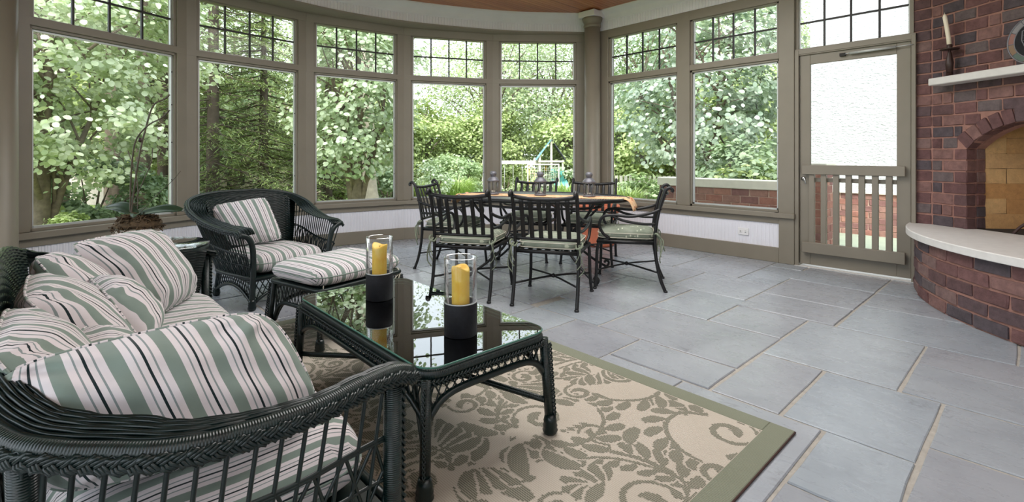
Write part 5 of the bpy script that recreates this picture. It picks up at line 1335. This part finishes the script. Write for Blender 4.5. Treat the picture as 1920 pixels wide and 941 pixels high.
# ---- three near broadleaf trees: trunk, limbs, foliage, and the nearest leaves one by one
def near_tree(name, label, loc, ctr, rad, nl, lsize, mat, seed, trunk_r, stems, clumps=120, crad=.42, flatb=.45, big=300, lim=None):
    r = root(name, label, 'tree', loc, group=None)
    C, Nn, K = crown_points(nl, ctr, rad, clumps, crad, seed, .35, flatb)
    obj_of(leaf_mesh('foliage', C, Nn, lsize, mat, .86, .22, True, seed), 'foliage', r, 'stuff')
    mb = MB()
    for (bx, by, tx, ty, tz, rr) in stems: mb.tube(spl([(bx, by, ground_z(loc[0], loc[1]) - .05), (bx + (tx - bx) * .33, by + (ty - by) * .33, tz * .33), (bx + (tx - bx) * .66, by + (ty - by) * .66, tz * .66), (tx, ty, tz)], 6), list(np.linspace(rr, rr * .25, 19)), 10, cap=False)
    mb.build('trunk', 'bark', r)
    mb = MB(); g = random.Random(seed); targets = [tuple(k) for k in K if k[2] > flatb + .2][:46]
    for i, (bx, by, tx, ty, tz, rr) in enumerate(stems): branches(mb, (bx, by, 0), (tx, ty, tz), targets[i::len(stems)], rr * .8, seed + i)
    mb.build('limb', 'bark', r)
    # leaves facing the porch
    to = Vector((-loc[0], -loc[1], 0)).normalized(); me1 = [leaf_mesh('leaf', np.zeros((1, 3)), np.array([[0, 0, 1.]]), lsize * 1.0, mat, .86, .22, True, 900 + q, np.array([[1., 0, 0]])) for q in range(3)]
    gg = np.random.default_rng(seed + 1); cnt = 0
    while cnt < big:
        d = gg.normal(size=3); d /= np.linalg.norm(d)
        if d[0] * to.x + d[1] * to.y < .25: continue
        p = np.array(ctr) + d * np.array(rad) * gg.uniform(.93, 1.08)
        if p[2] < flatb or (lim and p[2] > lim): continue
        o = D.objects.new('leaf', me1[cnt % 3]); COL.objects.link(o); o.parent = r; o.location = p
        nn = Vector((d[0] * .8 + to.x * .5, d[1] * .8 + to.y * .5, .9)) + Vector(gg.normal(size=3)) * .35
        o.rotation_euler = (nn.to_track_quat('Z', 'Y').to_matrix() @ Matrix.Rotation(gg.uniform(0, 6.28), 3, 'Z')).to_euler(); cnt += 1
    return r
near_tree('broadleaf_tree', 'pale-leaved broadleaf tree close outside the leftmost window', (-.17, 11.3, 0), (.1, 0, 3.3), (2.25, 2.1, 2.9), 21000, .10, 'leaf_bright', 31, .13, [(0, 0, .15, .1, 3.6, .13), (.05, .02, .9, .5, 2.6, .075), (-.03, .0, -.8, .2, 3.0, .08)], lim=4.2, flatb=.62)
near_tree('broadleaf_tree', 'small broadleaf tree seen through the third window, in front of the wide grey trunk', (4.95, 10.45, 0), (0, 0, 3.1), (1.45, 1.45, 2.65), 8000, .11, 'leaf_mid', 32, .14, [(0, 0, .1, .05, 3.8, .15), (.04, 0, .55, -.3, 2.2, .08), (-.04, 0, -.45, .25, 3.0, .09)], lim=4.4, flatb=.7)
near_tree('broadleaf_tree', 'grey-green broadleaf tree behind the garden brick wall, right of the column', (10.9, 5.35, 0), (0, 0, 3.1), (1.95, 1.95, 2.75), 10500, .11, 'leaf_grey', 33, .11, [(0, 0, .5, -.5, 4.2, .10), (-.1, .05, -.7, .6, 3.8, .08), (.08, -.08, 1.2, -1.2, 3.0, .07), (-.02, .1, -1.1, 1.0, 2.6, .06)], lim=4.4, flatb=.75)

# ---- spruces behind the second window
def spruce(label, loc, h, rb, seed, zmin=.2, n=60):
    g = np.random.default_rng(seed); r = root('spruce_tree', label, 'tree', loc)
    gz = ground_z(loc[0], loc[1]); mb = MB(); mb.tube([(0, 0, gz - .05), (.03, .02, h * .5), (0, 0, h)], [.16, .10, .02], 9, cap=False); mb.build('trunk', 'dark_bark', r)
    C = []; T = []; br = MB()
    for i in range(n):
        z = zmin + (h - zmin) * (i / n) ** 1.05; L = rb * (1 - (z / h)) ** .8 + .25
        for k in range(4):
            a = g.uniform(0, 6.28); l = L * g.uniform(.75, 1.1); d = np.array([cos(a), sin(a), 0]); sd_ = np.array([-sin(a), cos(a), 0])
            br.tube([(0, 0, z), tuple(d * l * .5 + np.array([0, 0, z - .10 * l])), tuple(d * l + np.array([0, 0, z - .28 * l]))], [.018, .012, .004], 4, cap=False)
            m = int(l * 60)
            for q in range(m):
                f = .15 + .85 * (q + g.uniform()) / m; side = g.uniform(-1, 1) * .30 * l * (1.05 - f) + g.normal() * .04
                C.append(d * l * f + sd_ * side + np.array([0, 0, z - .24 * l * f * f - abs(side) * .25 - g.uniform(0, .10)])); T.append(d * .5 + sd_ * np.sign(side) * .7 + np.array([0, 0, -.65]))
    br.build('branch', 'dark_bark', r, kind='stuff')
    C = np.array(C); T = np.array(T) + g.normal(size=C.shape) * .25; Nn = g.normal(size=C.shape) * .4 + np.array([0, 0, 1.])
    obj_of(leaf_mesh('needle_sprays', C, Nn, .15, 'needle', .15, .1, False, seed, T), 'needle_sprays', r, 'stuff')
    return r
spruce('dark spruce outside the second window, left of the armchair back', (2.95, 14.3, 0), 13, 2.4, 51, .3)
spruce('dark spruce with olive sprays behind the right half of the second window', (4.25, 14.7, 0), 6.2, 2.4, 52, .1, 46)
spruce('dark spruce beyond the right edge of the leftmost window', (2.2, 16.4, 0), 12, 2.3, 53, 1.4)
spruce('dark low spruce filling the gap left of the wide grey trunk', (6.35, 15.4, 0), 7, 2.2, 54, .1, 40)

# ---- bare trunks
def trunk(label, loc, r0, h, mat, flare=1.5):
    r = root('tree_trunk', label, 'tree', loc); gz = ground_z(loc[0], loc[1])
    mb = MB(); n = 22; prof = [(r0 * flare * 1.15, gz - .1), (r0 * flare, gz), (r0 * (1 + (flare - 1) * .45), gz + .35), (r0 * 1.05, gz + 1.0), (r0 * .95, gz + 2.2), (r0 * .8, h)]
    vs = []
    for i, (q, z) in enumerate(prof):
        for k in range(n): a = 2 * pi * k / n; w_ = q * (1 + (.12 if i < 3 else .05) * sin(a * 5 + loc[0])); vs.append((w_ * cos(a), w_ * sin(a), z))
    mb.add(vs, [(i * n + k, i * n + (k + 1) % n, (i + 1) * n + (k + 1) % n, (i + 1) * n + k) for i in range(len(prof) - 1) for k in range(n)]); mb.build('bole', mat, r); return r
trunk('wide pale grey trunk flaring at its foot, behind the third window tree', (6.5, 13.15, 0), .28, 9, 'pale_bark', 1.55)
trunk('brown trunk left of the orchid, behind the pale-leaved tree', (1.02, 14.6, 0), .17, 8, 'bark', 1.15)
trunk('slim pale trunk just right of the orchid stems', (1.6, 15.0, 0), .14, 9, 'bark', 1.15)

# ---- shrubs
def shrub(name, label, loc, rad, n, size, mat, seed, zc=None, clumps=60, cat='shrub'):
    gz = ground_z(loc[0], loc[1]); r = root(name, label, cat, (loc[0], loc[1], gz)); zc = rad[2] * .75 if zc is None else zc
    C, Nn, K = crown_points(n, (0, 0, zc), rad, clumps, .3 * min(rad), seed, .6, .0); obj_of(leaf_mesh('foliage', C, Nn, size, mat, .6, .2, False, seed), 'foliage', r, 'stuff')
    mb = MB(); 
    for k in K[:14]: mb.tube(spl([(0, 0, -.05), (k[0] * .4, k[1] * .4, zc * .5), tuple(k)], 4), [.02] * 6 + [.012] * 2 + [.006], 5, cap=False)
    mb.build('stem', 'bark', r); return r
shrub('round_shrub', 'large rounded pale green shrub seen through the fourth window', (10.75, 14.6), (1.1, 1.1, 1.15), 7000, .12, 'pale_shrub', 61, 1.15)
shrub('rhododendron', 'dark rhododendron below the pale-leaved tree, left of the orchid', (.55, 13.0), (1.3, 1.0, .75), 5200, .115, 'shrub_leaf', 62)
shrub('rhododendron', 'dark rhododendron right of the orchid by the slim pale trunk', (1.75, 13.6), (.8, .8, .5), 2600, .10, 'shrub_leaf', 63)
shrub('lime_shrub', 'bright lime green bush beside the trunk of the pale-leaved tree', (.14, 10.3), (.30, .28, .28), 1100, .075, 'leaf_yellow', 64)
shrub('lime_shrub', 'bright yellow-green bush at the extreme left window edge', (-.42, 12.3), (.5, .5, .6), 1400, .14, 'leaf_yellow', 65)
shrub('low_shrub', 'low dark evergreen bush right of the wide grey trunk', (7.5, 13.7), (.9, .7, .8), 2400, .13, 'shrub_leaf', 66)
shrub('low_shrub', 'low yellow-green plant at the foot of the third window tree, left side', (4.0, 10.9), (.5, .35, .3), 800, .12, 'leaf_yellow', 67)
shrub('clipped_bush', 'clipped green bush behind the swing beam of the playset', (13.4, 15.2), (1.6, 1.0, 1.05), 4000, .15, 'leaf_forest', 68, 1.1)
shrub('mixed_shrub', 'green bush right of the aqua slide, beside the column', (14.9, 12.75), (1.0, 1.0, 1.3), 3200, .15, 'leaf_mid', 69, 1.2)
shrub('broad_hedge', 'pale leafy hedge growing over the garden brick wall cap', (9.4, 3.75), (1.0, 1.0, .8), 3600, .13, 'shrub_leaf', 70, .78)
shrub('mixed_shrub', 'yellow-green leafy shrub rising just above the brick wall cap', (8.75, 3.55), (.42, .5, .6), 1000, .12, 'leaf_yellow', 71, .72)
shrub('mixed_shrub', 'light green shrub in front of the picket fence', (9.3, 5.9), (.8, .7, .55), 1900, .12, 'pale_shrub', 72)
shrub('mixed_shrub', 'pale flowering shrub at the left foot of the fourth window', (8.1, 12.2), (.6, .6, .75), 1500, .11, 'leaf_mid', 73)
def grass_tuft(label, loc, n, h, spread, seed):
    g = np.random.default_rng(seed); gz = ground_z(*loc); r = root('ornamental_grass', label, 'grass plant', (loc[0], loc[1], gz)); mb = MB()
    for i in range(n):
        a = g.uniform(0, 6.28); q = spread * sqrt(g.uniform()) * .5; l = spread * g.uniform(.3, .9); hh = h * g.uniform(.7, 1.1); d = Vector((cos(a), sin(a), 0)); s_ = Vector((-sin(a), cos(a), 0)) * .009; b = d * q; u = g.uniform()
        p = [b, b + d * l * .35 + Vector((0, 0, hh * .75)), b + d * l + Vector((0, 0, hh * g.uniform(.6, 1.0)))]
        mb.add([p[0] - s_, p[0] + s_, p[1] + s_, p[1] - s_, p[2]], [(0, 1, 2, 3), (3, 2, 4)], [(u + .001, 0)] * 5)
    mb.build('blades', 'grass_blade', r, kind='stuff')
grass_tuft('arching tuft of pale grass under the round shrub, fourth window', (9.6, 12.9), 900, 1.05, .75, 81)
grass_tuft('arching tuft of pale grass behind the left dining chair', (7.3, 11.6), 500, .7, .5, 82)
grass_tuft('tall grass clump beside the slide near the column', (13.4, 11.6), 500, 1.2, .6, 83)
grass_tuft('loose tall grass before the picket fence', (8.4, 5.7), 500, .8, .5, 84)

# ---- woodland beyond
def forest_tree(label, loc, h, rad, mat, seed, n=13000, size=.15, me=None, z0=.13):
    r = root('woodland_tree', label, 'tree', (loc[0], loc[1], ground_z(*loc)), rz=seed * 1.7, group='woodland trees beyond the garden')
    if me is None:
        C, Nn, K = crown_points(n, (0, 0, h * (.5 + z0 * .5)), (rad, rad, h * (.5 - z0 * .5)), 110, rad * .3, seed, .5); me = (leaf_mesh('foliage', C, Nn, size, mat, .7, .25, False, seed), MB())
        m = me[1]; m.tube([(0, 0, -.2), (.1, 0, h * .4), (0, .1, h * .85)], [.24, .16, .04], 8, cap=False); branches(m, (0, 0, 0), (0, .1, h * .85), [tuple(k) for k in K[:24]], .16, seed, 5)
        t = m.build('trunk', 'bark', r); me = (me[0], t.data)
    else: obj_of(me[1], 'trunk', r)
    obj_of(me[0], 'foliage', r, 'stuff'); return me
fm = {}
spots = [  # x, y, height, kind
    (9.0, 22.0, 'a'), (13.0, 22.5, 'd'), (16.2, 18.6, 'a'), (18.6, 15.6, 'c'), (20.2, 12.6, 'b'), (21.5, 19.5, 'a'), (18.9, 23.0, 'c'), (25.0, 14.5, 'b'), (3.4, 22.5, 'b'), (.2, 22.5, 'c'), (-3.2, 20.0, 'b'), (-5.6, 17.0, 'a'),
    (22.5, 9.5, 'a'), (19.6, 9.0, 'd'), (24.5, 6.0, 'c'), (12.6, 27.5, 'c'), (28.0, 20.0, 'b'), (-1.6, 25.5, 'a'), (6.5, 27.0, 'a'), (16.4, 13.6, 'd'), (11.8, 18.4, 'd'), (17.6, 6.6, 'd'), (14.6, 17.6, 'd'), (20.0, 16.6, 'd'), (9.6, 18.2, 'd'), (21.5, 12.6, 'd'), (17.2, 10.8, 'd'), (2.2, 18.6, 'd'), (7.6, 17.4, 'd')]
kinds = {'a': ('bright green woodland tree', 10.5, 3.6, 'leaf_forest'), 'b': ('dull green woodland tree', 9.5, 3.4, 'leaf_dark'), 'c': ('mid green woodland tree', 12.0, 3.8, 'leaf_mid'), 'd': ('low yellow-green understorey tree', 5.0, 2.0, 'leaf_yellow')}
where = ['straight behind the third window tree', 'far behind the post right of the third window', 'far behind the left end of the swing beam', 'far behind the round column', 'far behind the grey-green tree, left half', 'in the deep distance behind the playset tower', 'in the deep distance right of the round shrub', 'deepest behind the picket fence', 'behind the post right of the orchid', 'beyond the trunk of the pale-leaved tree', 'far left, past the leftmost window', 'hard left beside the porch', 'beyond the garden wall hedge', 'close behind the grey-green tree', 'behind the stucco house corner', 'farthest back behind the wide grey trunk', 'farthest back just right of the column', 'farthest left, past the first window edge', 'farthest back between the two spruces', 'low beside the column, behind the slide bush', 'close behind the round shrub, left side', 'close behind the hedge on the garden wall', 'low between the round shrub and the swing beam', 'low and far behind the column', 'low behind the dark evergreen bush', 'low and far behind the picket fence', 'low behind the picket fence shrub', 'low behind the slim pale trunk', 'low behind the third window tree']
for i, ((x, y, k), wh) in enumerate(zip(spots, where)):
    lab, h, rd_, mat = kinds[k]
    fm[k] = forest_tree(lab + ' ' + wh, (x, y), h, rd_, mat, 100 + ord(k), me=fm.get(k)) if k not in fm else (forest_tree(lab + ' ' + wh, (x, y), h, rd_, mat, 200 + i, me=fm[k]), fm[k])[1]

# ---- pale house far behind the spruces
hs = root('distant_house', 'pale pink house glimpsed far behind the spruces', 'house', (5.2, 30.5, -1.0), rz=.3)
MB().box((0, 0, 2.4), (9, 5, 4.8)).build('wall', 'house_paint', hs)
mb = MB(); mb.add([(-4.8, -2.8, 4.7), (4.8, -2.8, 4.7), (4.8, 2.8, 4.7), (-4.8, 2.8, 4.7), (-4.8, 0, 6.8), (4.8, 0, 6.8)], [(0, 1, 5, 4), (2, 3, 4, 5), (0, 4, 3), (1, 2, 5), (0, 3, 2, 1)], None, False); mb.build('roof', 'house_roof', hs)
for x in (-3, -1, 1, 3):
    for z in (1.3, 3.6): MB().box((x, -2.52, z), (.9, .06, 1.2)).build('window', 'dark_slot', hs)

# ---- garden brick wall with limestone cap, pier, and the stucco house wing
def brick_wall(r, p0, p1, out, z0, rows_, rhh, bl, thick, me, mortar='pale_mortar'):
    L = hypot(p1[0] - p0[0], p1[1] - p0[1]); u = ((p1[0] - p0[0]) / L, (p1[1] - p0[1]) / L); off = .006
    q = [(p0[0] - out[0] * off, p0[1] - out[1] * off), (p1[0] - out[0] * off, p1[1] - out[1] * off)]; q += [(q[1][0] - out[0] * thick, q[1][1] - out[1] * thick), (q[0][0] - out[0] * thick, q[0][1] - out[1] * thick)]
    MB().prism(q, z0, z0 + rows_ * rhh).build('mortar', mortar, r, r.location)
    for i in range(rows_):
        s = -(i % 2) * bl / 2
        while s < L - .02:
            a, b = max(0, s), min(L, s + bl - .012)
            if b - a > .03: o = brick(me, r, (p0[0] + u[0] * a, p0[1] + u[1] * a), (p0[0] + u[0] * b, p0[1] + u[1] * b), z0 + i * rhh + .005, z0 + (i + 1) * rhh - .006, max(.06, min(.10, thick * .5)), out); o.location -= r.location
            s += bl
gw = root('garden_wall', 'low red brick garden wall with a pale stone cap outside the right windows', 'wall', (7.42, 3.2, -.13))
brick_wall(gw, (7.42, 4.36), (7.42, 2.37), (-1, 0), -.13, 8, .1065, .265, .26, BMO)
MB().box((7.56, 3.38, .787), (.36, 2.01, .13)).build('cap', 'cap_stone', gw, gw.location, bev=.008)
gp = root('garden_pier', 'brick pier with a stone cap at the door end of the garden wall', 'pier', (7.55, 2.12, -.13))
brick_wall(gp, (7.40, 2.32), (7.40, 1.95), (-1, 0), -.13, 11, .104, .265, .36, BMO); brick_wall(gp, (7.507, 1.945), (7.76, 1.945), (0, -1), -.13, 11, .104, .265, .004, BMO)
MB().box((7.57, 2.13, 1.062), (.46, .44, .09)).build('cap', 'cap_stone', gp, gp.location, bev=.008)
hw_ = root('house_wing', 'white stucco house wing on a red brick base beyond the screen door', 'house', (12, -1.6, -.13))
MB().box((12.0, -1.62, 4.6), (4.0, 8.96, 8.05)).build('stucco', 'stucco', hw_, hw_.location)
brick_wall(hw_, (9.95, 2.90), (9.95, -.1), (-1, 0), -.13, 7, .101, .265, .3, BMO)
MB().box((9.98, 1.4, .59), (.12, 3.02, .03)).build('drip_ledge', 'cap_stone', hw_, hw_.location)
# picket fence
pf = root('picket_fence', 'small whitewashed picket fence right of the column behind the tall grass', 'fence', (10.1, 6.6, ground_z(10.1, 6.6)))
fd = Vector((.60, -.80, 0))
for k in range(24):
    p = fd * (k * .11 - 1.3); MB().box((p.x, p.y, .45), (.07, .02, .9), atan2(fd.y, fd.x)).build('picket', 'white_wood', pf)
for z in (.25, .7): MB().tube([fd * -1.35 + Vector((0.02, .02, z)), fd * 1.3 + Vector((.02, .02, z))], .022, 4).build('rail', 'white_wood', pf)

# ---- playset
px0, py0 = 14.35, 13.35
ps = root('playset', 'wooden playset tower with blue canopy, swing beam and aqua slide', 'playset', (px0, py0, ground_z(px0, py0)), rz=-YAW)
gz = ground_z(px0, py0); H0 = 2.35  # local x = right, y = away
for x in (-.35, .55):
    for y in (-.4, .4): MB().box((x, y, 1.2 if x < 0 else 1.1), (.09, .09, 2.4 if x < 0 else 2.2)).build('post', 'white_wood', ps)
MB().box((.1, -.42, 2.9 - .5), (.08, .08, 1.25)).build('ridge_post', 'white_wood', ps)
MB().box((.1, 0, 2.16), (1.0, .95, .07)).build('upper_frame', 'white_wood', ps); MB().box((.1, 0, 1.25), (1.0, .95, .08)).build('platform', 'white_wood', ps)
mb = MB(); mb.add([(-.50, -.5, 2.22), (-.50, .5, 2.22), (.1, .5, 3.02), (.1, -.5, 3.02), (-.48, -.5, 2.2), (-.48, .5, 2.2), (.12, .5, 3.0), (.12, -.5, 3.0)], [(0, 1, 2, 3), (7, 6, 5, 4), (0, 3, 7, 4), (1, 5, 6, 2), (0, 4, 5, 1), (3, 2, 6, 7)], None, False); mb.build('canopy_panel', 'blue_tarp', ps)
mb = MB(); mb.add([(.12, -.5, 3.02), (.12, .5, 3.02), (.66, .5, 2.24), (.66, -.5, 2.24), (.10, -.5, 3.0), (.10, .5, 3.0), (.64, .5, 2.22), (.64, -.5, 2.22)], [(0, 1, 2, 3), (7, 6, 5, 4), (0, 3, 7, 4), (1, 5, 6, 2), (0, 4, 5, 1), (3, 2, 6, 7)], None, False); mb.build('canopy_panel', 'dark_tarp', ps)
mb = MB(); sl = [(.35, -.45, 1.34), (.42, -.7, 1.26), (.56, -1.3, .72), (.70, -1.9, .28), (.76, -2.2, .2)]
sp_ = spl(sl, 6); mb.grid(lambda u, v: sp_[min(len(sp_) - 1, int(v * (len(sp_) - 1) + .5))] + Vector(((u - .5) * .55, 0, .14 * abs(2 * u - 1) ** 4)), 10, 24); o = mb.build('slide', 'aqua_plastic', ps); q = o.modifiers.new('s', 'SOLIDIFY'); q.thickness = .03
MB().box((.33, -.44, 1.62), (.5, .05, .5)).build('slide_hood', 'aqua_plastic', ps)
MB().box((-1.45, 0, 2.12), (2.3, .11, .14)).build('swing_beam', 'white_wood', ps)
for y in (-.7, .7): MB().tube([(-2.5, 0, 2.15), (-2.65, y, 0)], .05, 6).build('beam_leg', 'white_wood', ps)
for x in (-1.9, -1.2):
    mb = MB(); mb.tube([(x - .18, 0, 2.1), (x - .18, 0, .6)], .01, 5); mb.tube([(x + .18, 0, 2.1), (x + .18, 0, .6)], .01, 5); mb.box((x, 0, .58), (.42, .16, .04)); mb.build('swing', 'wire_net', ps)
mb = MB()
for x in (-.75, -.55): mb.tube([(x + .06 * cos(a), -.1, 1.3 + .06 * sin(a)) for a in np.linspace(0, 2 * pi, 14, endpoint=False)], .014, 5, closed=True); mb.tube([(x, -.1, 1.36), (x, -.05, 2.06)], .006, 4)
mb.build('gym_ring', 'yellow_plastic', ps)
MB().lathe([(0, .0), (.07, .05), (.09, .14), (.04, .22), (0, .24)], 10, (-.05, .2, 1.75)).build('toy_bucket', 'yellow_plastic', ps)
sg = root('goal_frame', 'white netted goal frame standing in front of the playset', 'goal', (13.45, 12.75, ground_z(13.45, 12.75)), rz=-YAW)
for x in (-.58, .58): MB().box((x, 0, .95), (.05, .05, 1.9)).build('post', 'white_wood', sg)
MB().box((0, 0, 1.9), (1.2, .05, .05)).build('crossbar', 'white_wood', sg)
mb = MB()
for k in range(14): mb.tube([(-.56 + k * .086, .01, 0), (-.56 + k * .086, .01, 1.88)], .004, 4)
for k in range(20): mb.tube([(-.57, .012, .05 + k * .095), (.57, .012, .05 + k * .095)], .004, 4)
mb.build('net', 'wire_net', sg, kind='stuff')
